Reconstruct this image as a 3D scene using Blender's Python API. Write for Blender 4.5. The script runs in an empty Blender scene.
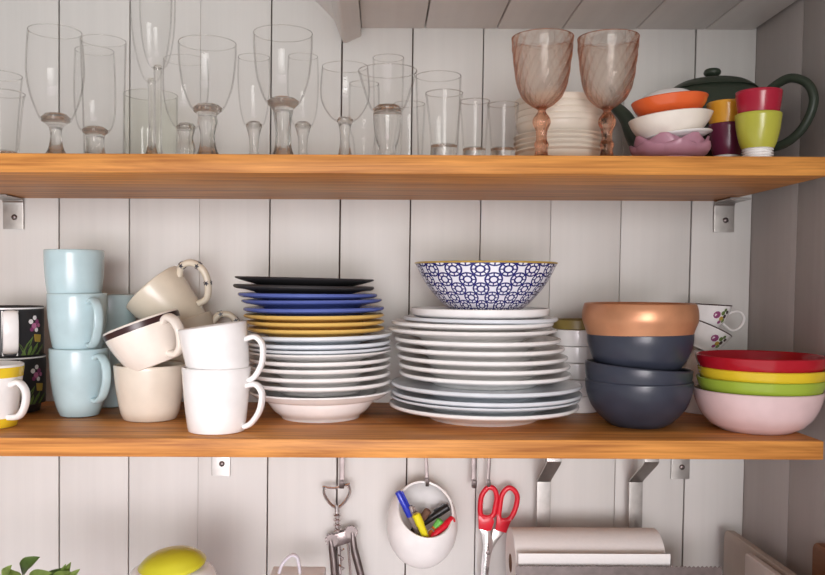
import bpy, bmesh, math, random
from mathutils import Vector, Matrix
random.seed(7)
C = bpy.context.scene.collection
PI = math.pi
R = math.radians

# ------------------------------------------------------------------ camera
EYE = 1.62
FPX, PPX, PPY = 850.0, 380.0, 313.4
cd = bpy.data.cameras.new('camera'); cam = bpy.data.objects.new('camera', cd); C.objects.link(cam)
cd.sensor_fit = 'HORIZONTAL'; cd.sensor_width = 36.0; cd.lens = FPX / 825 * 36.0
cd.shift_x = (412.5 - PPX) / 825; cd.shift_y = (PPY - 287.5) / 825
cd.clip_start = 0.01
CAM_M = Matrix.Translation((0, 0, EYE)) @ Matrix.Rotation(R(90 - 2.05), 4, 'X') @ Matrix.Rotation(R(0.25), 4, 'Z')
cam.matrix_world = CAM_M
bpy.context.scene.camera = cam
CAM_I = CAM_M.inverted()

def proj(P):
    c = CAM_I @ Vector(P)
    return PPX + FPX * c.x / -c.z, PPY - FPX * c.y / -c.z
LEAN = .009   # the old boards lean a little against the shelves
def lean_boards(bm):
    for v in bm.verts: v.co.x += LEAN * (v.co.z - EYE)
    return bm
def at(px, py, Y):
    """point of the place at depth Y that the photograph shows at (px, py)"""
    d = CAM_M.to_3x3() @ Vector(((px - PPX) / FPX, (PPY - py) / FPX, -1))
    return Vector((0, 0, EYE)) + d * (Y / d.y)
def X_at(px, Y, z):
    x = (px - PPX) * Y / FPX
    for _ in range(4):
        x += (px - proj((x, Y, z))[0]) * Y / FPX
    return x

def CF(px):
    """a round thing away from the optical axis shows wider by 1 / CF"""
    return math.cos(math.atan((px - PPX) / FPX))
Y_FRONT, Y_BACK = 0.968, 1.268
Z_LOW = EYE - 0.179          # top of the lower shelf
Z_UP = EYE + 0.1452          # top of the upper shelf
THICK = 0.0216
Z_WORK = 1.0

# ------------------------------------------------------------------ materials
def lin(c):
    return tuple(((v / 255) / 12.92 if v / 255 <= .04045 else ((v / 255 + .055) / 1.055) ** 2.4) for v in c)
def base_mat(name):
    m = bpy.data.materials.new(name); m.use_nodes = True
    nt = m.node_tree; nt.nodes.clear()
    return m, nt, nt.nodes.new('ShaderNodeOutputMaterial')
def N(nt, typ, **kw):
    n = nt.nodes.new(typ)
    for k, v in kw.items():
        if k in n.inputs: n.inputs[k].default_value = v
        else: setattr(n, k, v)
    return n
def L(nt, a, b): nt.links.new(a, b)
def mth(nt, op, a, b=None, c=None):
    n = nt.nodes.new('ShaderNodeMath'); n.operation = op
    for i, v in enumerate((a, b, c)):
        if v is None: continue
        if isinstance(v, (int, float)): n.inputs[i].default_value = v
        else: nt.links.new(v, n.inputs[i])
    return n.outputs[0]
_cache = {}
def ceramic(name, rgb, rough=.22, metal=0.0, var=.05, scale=35, coat=0.0, bump=0.0):
    if name in _cache: return _cache[name]
    m, nt, out = base_mat(name)
    p = N(nt, 'ShaderNodeBsdfPrincipled'); p.inputs['Metallic'].default_value = metal
    p.inputs['Coat Weight'].default_value = coat; p.inputs['Coat Roughness'].default_value = .08
    tc = N(nt, 'ShaderNodeTexCoord'); no = N(nt, 'ShaderNodeTexNoise', Scale=scale, Detail=4.0)
    L(nt, tc.outputs['Object'], no.inputs['Vector'])
    cr = N(nt, 'ShaderNodeValToRGB')
    a = lin(rgb)
    cr.color_ramp.elements[0].position = .3; cr.color_ramp.elements[1].position = .7
    cr.color_ramp.elements[0].color = tuple(max(0, v * (1 - var)) for v in a) + (1,)
    cr.color_ramp.elements[1].color = tuple(min(1, v * (1 + var)) for v in a) + (1,)
    L(nt, no.outputs['Fac'], cr.inputs['Fac']); L(nt, cr.outputs['Color'], p.inputs['Base Color'])
    rr = mth(nt, 'MULTIPLY_ADD', no.outputs['Fac'], .12, max(0, rough - .06)); L(nt, rr, p.inputs['Roughness'])
    if bump:
        b = N(nt, 'ShaderNodeBump', Strength=bump, Distance=.002); L(nt, no.outputs['Fac'], b.inputs['Height'])
        L(nt, b.outputs['Normal'], p.inputs['Normal'])
    L(nt, p.outputs['BSDF'], out.inputs['Surface'])
    _cache[name] = m
    return m
def wood(name, dark, light, rough=.45, gs=(1.6, 26, 26), seed=0):
    m, nt, out = base_mat(name)
    p = N(nt, 'ShaderNodeBsdfPrincipled')
    tc = N(nt, 'ShaderNodeTexCoord')
    mp = N(nt, 'ShaderNodeMapping'); mp.inputs['Scale'].default_value = gs; mp.inputs['Location'].default_value = (seed, seed * .7, 0)
    L(nt, tc.outputs['Object'], mp.inputs['Vector'])
    n1 = N(nt, 'ShaderNodeTexNoise', Scale=1.6, Detail=6.0, Roughness=.62, Distortion=1.1); L(nt, mp.outputs['Vector'], n1.inputs['Vector'])
    mp2 = N(nt, 'ShaderNodeMapping'); mp2.inputs['Scale'].default_value = tuple(g * s for g, s in zip(gs, (3.5, 9, 9)))
    L(nt, tc.outputs['Object'], mp2.inputs['Vector'])
    n2 = N(nt, 'ShaderNodeTexNoise', Scale=1.5, Detail=3.0); L(nt, mp2.outputs['Vector'], n2.inputs['Vector'])
    n3 = N(nt, 'ShaderNodeTexNoise', Scale=3.0, Detail=2.0); L(nt, tc.outputs['Object'], n3.inputs['Vector'])
    f = mth(nt, 'MULTIPLY_ADD', n2.outputs['Fac'], .45, mth(nt, 'MULTIPLY_ADD', n1.outputs['Fac'], .9, -.35))
    f = mth(nt, 'MULTIPLY_ADD', n3.outputs['Fac'], .25, f)
    cr = N(nt, 'ShaderNodeValToRGB')
    cr.color_ramp.elements[0].position = .25; cr.color_ramp.elements[1].position = .72
    cr.color_ramp.elements[0].color = lin(dark) + (1,); cr.color_ramp.elements[1].color = lin(light) + (1,)
    L(nt, f, cr.inputs['Fac']); L(nt, cr.outputs['Color'], p.inputs['Base Color'])
    p.inputs['Roughness'].default_value = rough; p.inputs['Specular IOR Level'].default_value = .25
    b = N(nt, 'ShaderNodeBump', Strength=.12, Distance=.001); L(nt, n2.outputs['Fac'], b.inputs['Height']); L(nt, b.outputs['Normal'], p.inputs['Normal'])
    L(nt, p.outputs['BSDF'], out.inputs['Surface'])
    return m
def paint(name, rgb, gs, rough=.5, bump=.25):
    m, nt, out = base_mat(name)
    p = N(nt, 'ShaderNodeBsdfPrincipled'); tc = N(nt, 'ShaderNodeTexCoord')
    mp = N(nt, 'ShaderNodeMapping'); mp.inputs['Scale'].default_value = gs; L(nt, tc.outputs['Object'], mp.inputs['Vector'])
    n1 = N(nt, 'ShaderNodeTexNoise', Scale=1.0, Detail=6.0, Roughness=.6); L(nt, mp.outputs['Vector'], n1.inputs['Vector'])
    n2 = N(nt, 'ShaderNodeTexNoise', Scale=9.0, Detail=3.0); L(nt, tc.outputs['Object'], n2.inputs['Vector'])
    f = mth(nt, 'MULTIPLY_ADD', n1.outputs['Fac'], .6, mth(nt, 'MULTIPLY', n2.outputs['Fac'], .5))
    cr = N(nt, 'ShaderNodeValToRGB'); a = lin(rgb)
    cr.color_ramp.elements[0].position = .3; cr.color_ramp.elements[1].position = .8
    cr.color_ramp.elements[0].color = tuple(v * .93 for v in a) + (1,); cr.color_ramp.elements[1].color = tuple(min(1, v * 1.04) for v in a) + (1,)
    L(nt, f, cr.inputs['Fac']); L(nt, cr.outputs['Color'], p.inputs['Base Color'])
    p.inputs['Roughness'].default_value = rough
    b = N(nt, 'ShaderNodeBump', Strength=bump, Distance=.0015); L(nt, n1.outputs['Fac'], b.inputs['Height']); L(nt, b.outputs['Normal'], p.inputs['Normal'])
    L(nt, p.outputs['BSDF'], out.inputs['Surface'])
    return m
def thin_glass(name, face, edge, spec=1.0):
    m, nt, out = base_mat(name)
    lw = N(nt, 'ShaderNodeLayerWeight', Blend=.5)
    cr = N(nt, 'ShaderNodeValToRGB')
    cr.color_ramp.elements[0].position = .72; cr.color_ramp.elements[1].position = 1.0
    cr.color_ramp.elements[0].color = tuple(face) + (1,); cr.color_ramp.elements[1].color = tuple(edge) + (1,)
    L(nt, lw.outputs['Facing'], cr.inputs['Fac'])
    tr = N(nt, 'ShaderNodeBsdfTransparent'); L(nt, cr.outputs['Color'], tr.inputs['Color'])
    gl = N(nt, 'ShaderNodeBsdfGlossy', Roughness=.03)
    fr = N(nt, 'ShaderNodeFresnel', IOR=1.45)
    geo = N(nt, 'ShaderNodeNewGeometry')
    f = mth(nt, 'MULTIPLY', fr.outputs['Fac'], spec)
    f = mth(nt, 'MULTIPLY', f, mth(nt, 'SUBTRACT', 1.0, geo.outputs['Backfacing']))
    mx = N(nt, 'ShaderNodeMixShader'); L(nt, f, mx.inputs['Fac'])
    L(nt, tr.outputs[0], mx.inputs[1]); L(nt, gl.outputs[0], mx.inputs[2]); L(nt, mx.outputs[0], out.inputs['Surface'])
    return m
def swirl_glass(name):
    m, nt, out = base_mat(name)
    g = N(nt, 'ShaderNodeBsdfGlass', Roughness=.02, IOR=1.4)
    lw = N(nt, 'ShaderNodeLayerWeight', Blend=.5); cr = N(nt, 'ShaderNodeValToRGB')
    cr.color_ramp.elements[0].position = .08
    cr.color_ramp.elements[0].color = (.998, .962, .935, 1); cr.color_ramp.elements[1].color = (.66, .30, .16, 1)
    uv = N(nt, 'ShaderNodeUVMap'); sx = N(nt, 'ShaderNodeSeparateXYZ'); L(nt, uv.outputs['UV'], sx.inputs[0])
    # thicker twisted ribs on the outer face absorb a little more
    ph = mth(nt, 'MULTIPLY_ADD', sx.outputs['Y'], -17 * 19.0, mth(nt, 'MULTIPLY', sx.outputs['X'], 2 * PI * 17))
    st = mth(nt, 'POWER', mth(nt, 'MULTIPLY_ADD', mth(nt, 'COSINE', ph), .5, .5), 3.0)
    st = mth(nt, 'MULTIPLY', st, mth(nt, 'LESS_THAN', sx.outputs['Y'], .108))
    fc = mth(nt, 'POWER', lw.outputs['Facing'], 1.5)
    fac = mth(nt, 'ADD', mth(nt, 'MULTIPLY', fc, .55), mth(nt, 'MULTIPLY', st, mth(nt, 'MULTIPLY_ADD', fc, 1.0, .14)))
    L(nt, fac, cr.inputs['Fac']); L(nt, cr.outputs['Color'], g.inputs['Color'])
    tr = N(nt, 'ShaderNodeBsdfTransparent'); L(nt, cr.outputs['Color'], tr.inputs['Color'])
    mx = N(nt, 'ShaderNodeMixShader', Fac=.58); L(nt, g.outputs[0], mx.inputs[1]); L(nt, tr.outputs[0], mx.inputs[2])
    L(nt, mx.outputs[0], out.inputs['Surface'])
    return m
def thick_glass(name, col, rough=.0):
    m, nt, out = base_mat(name)
    g = N(nt, 'ShaderNodeBsdfGlass', Roughness=rough, IOR=1.45); g.inputs['Color'].default_value = tuple(col) + (1,)
    tr = N(nt, 'ShaderNodeBsdfTransparent'); tr.inputs['Color'].default_value = tuple(col) + (1,)
    mx = N(nt, 'ShaderNodeMixShader', Fac=.25); L(nt, g.outputs[0], mx.inputs[1]); L(nt, tr.outputs[0], mx.inputs[2])
    L(nt, mx.outputs[0], out.inputs['Surface'])
    return m

M_OAK = wood('oak', (150, 88, 38), (243, 170, 88))
M_OAK2 = wood('oak_lower', (150, 88, 38), (243, 170, 88), seed=3.3)
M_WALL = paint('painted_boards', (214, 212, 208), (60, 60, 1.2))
M_WALLR = paint('shade_toned_grain_boards', (184, 177, 174), (70, 70, .8), bump=.6)  # greyer than the back wall: shade on this side is put into the colour
M_CEIL = paint('painted_ceiling_boards', (236, 232, 229), (60, 1.5, 60))
M_GAP = ceramic('gap_brown', (84, 62, 50), .8)
M_STEEL = ceramic('brushed_steel', (176, 172, 168), .36, 1.0, .06, 120)
M_CHROME = ceramic('chrome', (228, 222, 222), .16, 1.0, .03, 60)
M_DSTEEL = ceramic('dark_steel', (132, 122, 120), .36, 1.0, .12, 90)
M_WHITE = ceramic('white_porcelain', (245, 243, 241), .18)
M_WHITEB = ceramic('cool_white_porcelain', (226, 231, 236), .16)
M_CREAM = ceramic('cream_glaze', (226, 216, 200), .2, var=.05)
M_CREAM2 = ceramic('pale_cream_glaze', (240, 231, 220), .2)
M_STONE = ceramic('cream_stoneware', (222, 212, 197), .4)
M_OLDCREAM = ceramic('ivory_stoneware', (222, 213, 194), .25)
M_BLUE = ceramic('pale_blue_glaze', (186, 211, 216), .2)
M_BLACK = ceramic('black_matt', (48, 47, 49), .45)
M_COBALT = ceramic('cobalt_glaze', (88, 104, 172), .2)
M_YELLOWP = ceramic('mustard_glaze', (226, 188, 106), .35)
M_NAVY = ceramic('navy_glaze', (56, 60, 73), .3, var=.12)
M_COPPER = ceramic('copper_glaze', (206, 146, 108), .34, .4, .16, 22)
M_PINK = ceramic('pale_pink_glaze', (232, 203, 203), .16)
M_LIME = ceramic('lime_glaze', (164, 188, 66), .2)
M_YEL = ceramic('yellow_glaze', (232, 200, 48), .2)
M_RED = ceramic('red_glaze', (178, 26, 42), .16)
M_GREEN = ceramic('dark_green_stoneware', (52, 62, 50), .42)
M_ORANGE = ceramic('orange_glaze', (230, 104, 54), .2)
M_PETAL = ceramic('mauve_glaze', (222, 172, 190), .25)
M_GOLD = ceramic('ochre_rim', (190, 160, 70), .3)
M_BROWN = ceramic('dark_brown_glaze', (56, 30, 30), .3)
M_STAR = ceramic('navy_star', (50, 48, 58), .4)
M_OLIVE = ceramic('olive_glaze', (140, 122, 66), .4)
M_PURPLE = ceramic('plum_glaze', (98, 38, 62), .22)
M_CHERRY = ceramic('cherry_glaze', (170, 32, 56), .22)
M_AMBER = ceramic('amber_glaze', (222, 160, 52), .22)
M_CUPLIME = ceramic('chartreuse_glaze', (184, 182, 70), .22)
M_REDPL = ceramic('red_plastic', (214, 28, 48), .3)
M_BLUEPL = ceramic('blue_plastic', (44, 60, 190), .3)
M_YELPL = ceramic('yellow_plastic', (238, 226, 40), .35)
M_GREENPL = ceramic('green_plastic', (112, 196, 92), .35)
M_BLKPL = ceramic('black_plastic', (34, 32, 32), .35)
M_GREYPL = ceramic('grey_plastic', (150, 135, 130), .35)
M_ORPL = ceramic('orange_plastic', (236, 140, 60), .35)
M_PAPER = ceramic('paper_towel', (240, 237, 234), .9, bump=.12, scale=260, var=.015)
M_CARD = ceramic('cardboard', (120, 88, 70), .8)
M_BOARDG = ceramic('grey_plastic_board', (186, 172, 160), .5)
M_BOARDW = ceramic('white_plastic_board', (222, 212, 206), .5)
M_BOARDB = wood('brown_board', (120, 76, 48), (156, 106, 70), gs=(20, 3, 20))
M_LEAF = ceramic('basil_leaf', (150, 172, 92), .4, var=.3, scale=60)
M_LEAFD = ceramic('dark_leaf', (104, 130, 66), .4, var=.3, scale=60)
M_STEM = ceramic('green_stem', (130, 160, 70), .5)
M_TERRA = ceramic('terracotta', (170, 96, 66), .7)
M_LIDY = ceramic('yellow_lid', (206, 200, 50), .3, var=.08, scale=18)
M_TAN = ceramic('tan_powder', (176, 152, 128), .8)
M_FLOWER = ceramic('flower_pink', (198, 120, 160), .4)
M_LILAC = ceramic('flower_lilac', (150, 70, 120), .4)
M_WORK = ceramic('pink_bounce_worktop', (234, 220, 222), .4, var=.08, scale=12)  # tint of the unseen worktop, put in to warm the lower wall by bounce
G_THIN = thin_glass('clear_glass', (.998, .998, .997), (.58, .56, .54), .6)
G_THICK = thick_glass('solid_glass', (.97, .965, .955))
G_TINT = thin_glass('greenish_glass', (.982, .985, .972), (.6, .62, .57))
G_PINK = swirl_glass('rose_glass')
G_PINKT = thick_glass('rose_solid_glass', (.95, .76, .66))

# ------------------------------------------------------------------ mesh helpers
def sharpen(bm, ang=38):
    bm.normal_update()
    for f in bm.faces: f.smooth = True
    for e in bm.edges:
        if len(e.link_faces) == 2 and e.calc_face_angle(0) > R(ang): e.smooth = False
def build(name, parts, parent=None, fix=True):
    """parts: list of (bmesh, material): joined into one mesh object"""
    if not isinstance(parts, list): parts = [parts]
    me = bpy.data.meshes.new(name)
    out = bmesh.new(); mats = []
    for bm, m in parts:
        if m not in mats: mats.append(m)
        idx = mats.index(m)
        if fix: bmesh.ops.recalc_face_normals(bm, faces=bm.faces[:])
        for f in bm.faces: f.material_index = idx
        sharpen(bm)
        tmp = bpy.data.meshes.new('tmp'); bm.to_mesh(tmp); bm.free()
        out.from_mesh(tmp); bpy.data.meshes.remove(tmp)
    out.to_mesh(me); out.free()
    for m in mats: me.materials.append(m)
    o = bpy.data.objects.new(name, me); C.objects.link(o)
    if parent: o.parent = parent
    return o
def tag(o, label, cat, group=None, loc=None, rot=None):
    o['label'] = label; o['category'] = cat
    if group: o['group'] = group
    if loc is not None: o.location = loc
    if rot is not None: o.rotation_euler = rot
    return o
def thing(name, label, cat, loc=(0, 0, 0), rot=(0, 0, 0), group=None):
    o = bpy.data.objects.new(name, None); o.empty_display_size = .02; C.objects.link(o)
    return tag(o, label, cat, group, loc, rot)
def struct(o):
    o['kind'] = 'structure'; return o
def dup(root, label, loc, rot=None, group=None):
    c = root.copy(); C.objects.link(c)
    c.location = loc
    if rot is not None: c.rotation_euler = rot
    c['label'] = label
    if group: c['group'] = group
    for ch in list(root.children):
        k = ch.copy(); C.objects.link(k); k.parent = c
        for g in list(ch.children):
            q = g.copy(); C.objects.link(q); q.parent = k
    return c
def cr_spline(pts, n=6, closed=False):
    P = [Vector(p) for p in pts]; out = []
    m = len(P)
    rng = range(m if closed else m - 1)
    for i in rng:
        if closed: p0, p1, p2, p3 = P[i - 1], P[i], P[(i + 1) % m], P[(i + 2) % m]
        else: p0, p1, p2, p3 = P[max(i - 1, 0)], P[i], P[i + 1], P[min(i + 2, m - 1)]
        for k in range(n):
            t = k / n
            out.append(.5 * ((2 * p1) + (p2 - p0) * t + (2 * p0 - 5 * p1 + 4 * p2 - p3) * t * t + (3 * p1 - p0 - 3 * p2 + p3) * t ** 3))
    if not closed: out.append(P[-1])
    return out
def sm(prof, n=4):
    return [(max(0, p.x), p.y) for p in cr_spline([(r, z, 0) for r, z in prof], n)]
def lathe(prof, seg=56, ripple=None, rip_n=10 ** 6):
    bm = bmesh.new(); uvl = bm.loops.layers.uv.new('UVMap')
    rings = []; arc = [0]
    for i in range(1, len(prof)): arc.append(arc[-1] + math.dist(prof[i], prof[i - 1]))
    for r, z in prof:
        if r < 1e-6: rings.append([bm.verts.new((0, 0, z))])
        else:
            ring = []
            for k in range(seg):
                a = 2 * PI * k / seg
                rr = r * ripple(a, r, z) if ripple and len(rings) < rip_n else r
                ring.append(bm.verts.new((rr * math.cos(a), rr * math.sin(a), z)))
            rings.append(ring)
    for i in range(len(rings) - 1):
        A, B = rings[i], rings[i + 1]
        if len(A) == 1 and len(B) == 1: continue
        for k in range(seg):
            k2 = (k + 1) % seg
            if len(A) == 1: vs = [A[0], B[k2], B[k]]; uv = [(k / seg, arc[i]), ((k + 1) / seg, arc[i + 1]), (k / seg, arc[i + 1])]
            elif len(B) == 1: vs = [A[k], A[k2], B[0]]; uv = [(k / seg, arc[i]), ((k + 1) / seg, arc[i]), (k / seg, arc[i + 1])]
            else:
                vs = [A[k], A[k2], B[k2], B[k]]
                uv = [(k / seg, arc[i]), ((k + 1) / seg, arc[i]), ((k + 1) / seg, arc[i + 1]), (k / seg, arc[i + 1])]
            f = bm.faces.new(vs)
            for lp, t in zip(f.loops, uv): lp[uvl].uv = t
    return bm
def shell(outer, t, bt, rim=True):
    """closed wall profile from an outer outline (base corner up to rim)"""
    n = len(outer); inner = []
    for i in range(n):
        a = Vector(outer[max(i - 1, 0)]); b = Vector(outer[min(i + 1, n - 1)])
        d = (b - a).normalized(); nrm = Vector((-d.y, d.x))
        p = Vector(outer[i]) + nrm * t
        if i == n - 1: p.y = outer[i][1]
        if p.y > outer[0][1] + bt and p.x > 1e-4: inner.append((p.x, p.y))
    z0 = outer[0][1]
    prof = [(0, z0)] + list(outer)
    ro, zo = outer[-1]
    if rim: prof += [(ro - t * .15, zo + t * .25), (ro - t * .5, zo + t * .4), (inner[-1][0] + t * .15, zo + t * .25)]
    prof += inner[::-1]
    if inner: prof += [(inner[0][0] * .85, z0 + bt)]
    prof += [(0, z0 + bt)]
    return prof
def sweep(path, a, b, seg=12, normal=None, closed=False, caps=True, power=2.0, taper=None):
    """elliptical section (a along 'normal', b across) swept along a path"""
    bm = bmesh.new(); P = [Vector(p) for p in path]; n = len(P); rings = []
    up = None
    for i in range(n):
        if closed: d = P[(i + 1) % n] - P[i - 1]
        else: d = P[min(i + 1, n - 1)] - P[max(i - 1, 0)]
        d.normalize()
        if normal is not None: u = Vector(normal); u = (u - d * u.dot(d)).normalized()
        else:
            if up is None: up = Vector((0, 0, 1)) if abs(d.z) < .9 else Vector((1, 0, 0))
            u = (up - d * up.dot(d)).normalized(); up = u
        v = d.cross(u)
        s = taper(i / (n - 1)) if taper else 1
        ring = []
        for k in range(seg):
            th = 2 * PI * k / seg; cx, sy = math.cos(th), math.sin(th)
            e = 2 / power
            cx = math.copysign(abs(cx) ** e, cx); sy = math.copysign(abs(sy) ** e, sy)
            ring.append(bm.verts.new(P[i] + (u * a * cx + v * b * sy) * s))
        rings.append(ring)
    for i in range(n if closed else n - 1):
        A, B = rings[i], rings[(i + 1) % n]
        for k in range(seg): bm.faces.new([A[k], A[(k + 1) % seg], B[(k + 1) % seg], B[k]])
    if caps and not closed: bm.faces.new(rings[0]); bm.faces.new(rings[-1])
    return bm
def tube(pts, r, seg=10, n=6, closed=False, taper=None):
    return sweep(cr_spline(pts, n, closed) if len(pts) > 2 else pts, r, r, seg, None, closed, taper=taper)
def box(x0, x1, y0, y1, z0, z1, bev=0.0, bm=None):
    own = bmesh.new()
    bmesh.ops.create_cube(own, size=1)
    for v in own.verts:
        v.co = ((x0 + x1) / 2 + v.co.x * (x1 - x0), (y0 + y1) / 2 + v.co.y * (y1 - y0), (z0 + z1) / 2 + v.co.z * (z1 - z0))
    if bev: bmesh.ops.bevel(own, geom=own.edges[:] + own.verts[:], offset=bev, segments=2, profile=.5, affect='EDGES')
    if bm is None: return own
    tmp = bpy.data.meshes.new('t'); own.to_mesh(tmp); own.free(); bm.from_mesh(tmp); bpy.data.meshes.remove(tmp)
    return bm
def prism(poly, y0, y1, bev=0.0, holes=()):
    """outline in (x, z) extruded along y"""
    bm = bmesh.new()
    vs = [bm.verts.new((x, y0, z)) for x, z in poly]; f = bm.faces.new(vs)
    ex = bmesh.ops.extrude_face_region(bm, geom=[f])
    bmesh.ops.translate(bm, vec=(0, y1 - y0, 0), verts=[v for v in ex['geom'] if isinstance(v, bmesh.types.BMVert)])
    if bev: bmesh.ops.bevel(bm, geom=bm.edges[:], offset=bev, segments=2, profile=.5, affect='EDGES')
    return bm
def xf(bm, M):
    bmesh.ops.transform(bm, matrix=M, verts=bm.verts[:]); return bm
def join(a, b):
    tmp = bpy.data.meshes.new('t'); b.to_mesh(tmp); b.free(); a.from_mesh(tmp); bpy.data.meshes.remove(tmp); return a

# ------------------------------------------------------------------ the setting
XR = X_at(750.5, Y_BACK, EYE + .08)
XL = -.95
# back wall: tongue boards with gaps, on a brown backing
wb = bmesh.new()
seams = [X_at(59 + 70.25 * i, Y_BACK, EYE + .09) - LEAN * .09 for i in range(-6, 10)] + [XR]
gapw = {0: .0016, 1: .0022, 2: .0018, 6: .0024, 7: .0018, 8: .0005, 9: .002, 10: .0024, 11: .002, 12: .0016, 13: .0008, 14: .0009, 15: .0022}
seams = [s for s in seams]
for i in range(len(seams) - 1):
    g0 = gapw.get(i, .0018); g1 = gapw.get(i + 1, .0018)
    x0, x1 = seams[i] + g0 / 2, seams[i + 1] - g1 / 2
    if i == len(seams) - 2: x1 = XR
    box(x0, x1, Y_BACK + random.uniform(0, .0012), Y_BACK + .014, .55, 2.75, .0006, wb)
backing = box(seams[0], XR, Y_BACK + .014, Y_BACK + .03, .55, 2.75)
struct(build('wall_back', [(lean_boards(wb), M_WALL), (lean_boards(backing), M_GAP)]))
# right wall: boards with a visible grain, base colour darkened for shade
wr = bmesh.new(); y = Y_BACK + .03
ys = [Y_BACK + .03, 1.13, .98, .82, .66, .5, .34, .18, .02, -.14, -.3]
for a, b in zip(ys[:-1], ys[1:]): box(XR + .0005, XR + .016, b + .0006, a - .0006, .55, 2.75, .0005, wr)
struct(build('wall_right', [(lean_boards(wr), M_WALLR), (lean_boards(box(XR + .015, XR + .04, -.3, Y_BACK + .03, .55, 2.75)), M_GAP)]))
# ceiling boards and the boxed beam that ends them, sloping panel to its left
ZC = at(560, 29, Y_BACK).z
XB0, XB1 = X_at(343, Y_BACK, ZC), X_at(361, Y_BACK, ZC)
ce = bmesh.new()
cs = [XB1] + [X_at(p, Y_BACK, ZC) for p in (425, 497, 562, 636, 705)] + [XR]
for a, b in zip(cs[:-1], cs[1:]): box(a + .0012, b - .0012, .62, Y_BACK, ZC, ZC + .014, .0008, ce)
struct(build('ceiling', [(ce, M_CEIL), (box(XB1, XR, .62, Y_BACK, ZC + .014, ZC + .03), M_GAP)]))
struct(build('trim_1', [(prism([(XB0, ZC - .021), (XB0 + .004, ZC - .0225), (XB1, ZC - .012), (XB1, ZC + .3), (XB0 - .014, ZC + .3), (XB0 - .012, ZC + .01)], .62, Y_BACK, .001), M_CEIL)]))
struct(build('trim_2', [(prism([(XB0 - .0125, ZC + .012), (XB0 - .0125, ZC + .03), (XB0 - .35, ZC + .37), (XB0 - .36, ZC + .36)], .62, Y_BACK, 0), M_CEIL)]))
# worktop far below the shelves, where the pots and boards stand; out of view, tinted for pink bounce
struct(build('worktop_slab', [(box(XL - .3, XR, .62, Y_BACK + .01, Z_WORK - .04, Z_WORK, .003), M_WORK)]))

# ------------------------------------------------------------------ shelves and brackets
XS = X_at(824, Y_FRONT, Z_LOW)
sh = build('shelf', [(box(XL - XS, 0, 0, Y_BACK - Y_FRONT, -THICK, 0, .0012), M_OAK)])
tag(sh, 'thick oak shelf board carrying the drinking glasses', 'shelf', 'oak shelf boards', (XS, Y_FRONT, Z_UP))
sh2 = build('shelf', [(box(XL - XS, 0, 0, Y_BACK - Y_FRONT, -THICK, 0, .0012), M_OAK2)])
tag(sh2, 'thick oak shelf board carrying the mugs and plate stacks', 'shelf', 'oak shelf boards', (XS, Y_FRONT, Z_LOW))
def bracket(w, h, label, px, z):
    t = thing('shelf_bracket', label, 'bracket', (X_at(px, Y_BACK, z), Y_BACK, z), group='steel shelf brackets')
    prof = cr_spline([(0, -.0025, -h), (0, -.0025, -.012), (0, -.0045, -.0045), (0, -.012, -.002), (0, -.06, -.002)], 5)
    pl = sweep([p for p in prof], w / 2, .0016, 12, (1, 0, 0), power=8)
    build('plate', [(pl, M_STEEL)], t)
    s = lathe([(0, 0), (.0042, 0), (.0042, .001), (.003, .0022), (.0012, .0026), (.0012, .0016), (0, .0016)], 20)
    xf(s, Matrix.Translation((.002, -.004, -h * .62 if h < .06 else -h + .018)) @ Matrix.Rotation(R(90), 4, 'X'))
    build('screw', [(s, M_DSTEEL)], t)
    return t
bracket(.031, .046, 'steel angle bracket under the left end of the glasses shelf', 14, Z_UP - THICK)
bracket(.031, .046, 'steel angle bracket under the right end of the glasses shelf', 723.5, Z_UP - THICK)
bracket(.028, .089, 'pale steel bracket plate below the mug shelf, left of the corkscrew', 221, Z_LOW - THICK)
bracket(.028, .091, 'grey steel bracket plate with a screw, right of the paper roll straps', 680.5, Z_LOW - THICK)

# ------------------------------------------------------------------ glassware
SU = 'upper'
def base_y(Y, Z): return proj((0, Y, Z))[1]
def pxprof(pts, Y, Z, cf=1.0):
    out = []
    for hw, y in pts:
        p = at(PPX, y, Y)
        out.append((hw * -(CAM_I @ p).z / FPX * cf, p.z - Z))
    return out
def goblet(name, label, cat, cx, Y, bowl, stem, foot=18, t=.0011, group=None, thin=G_THIN, thick=G_THICK, ripple=None, seg=56, solid=6, facet=None):
    """bowl: (half width, y) from the bottom up to the rim; stem from the top down; the rest stands on the shelf"""
    s = Y / FPX; Z = Z_UP
    T = thing(name, label, cat, (X_at(cx, Y, Z + .08), Y, Z), group=group)
    b = sm(pxprof(bowl, Y, Z, CF(cx)), 4)
    ro, zo = b[-1]
    rim = lathe([(ro - t * .5 + t * .42 * math.cos(q), zo + t * .42 * math.sin(q)) for q in [2 * PI * k / 8 for k in range(9)]], seg)
    build('bowl', [(lathe(shell(b, t, solid * s * .35), seg, ripple, len(b) - 1), thin), (rim, thick)], T)
    st = pxprof(stem, Y, Z, CF(cx))
    z1 = st[-1][1]
    top = b[0][1]
    # the thick lump in the bottom of the bowl and the stem are one solid piece
    rin = b[0][0]
    lump = [(0, top + solid * s * .95)] + [(rin * .75, top + solid * s * .9), (rin * 1.02, top + solid * s * .45), (rin * .98, top - .0002)]
    sp = sm([lump[-1]] + st + [(st[-1][0], .004)], 3)
    build('stem', [(lathe(lump[:-1] + sp + [(0, .004)], 24 if facet is None else 48, facet), thick)], T)
    fr = foot * s
    build('foot', [(lathe([(0, 0), (fr * .97, 0), (fr, .001), (fr * .97, .002), (fr * .5, .0032), (st[-1][0] * .9, .0045), (0, .0045)], 40), thick)], T)
    return T
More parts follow.
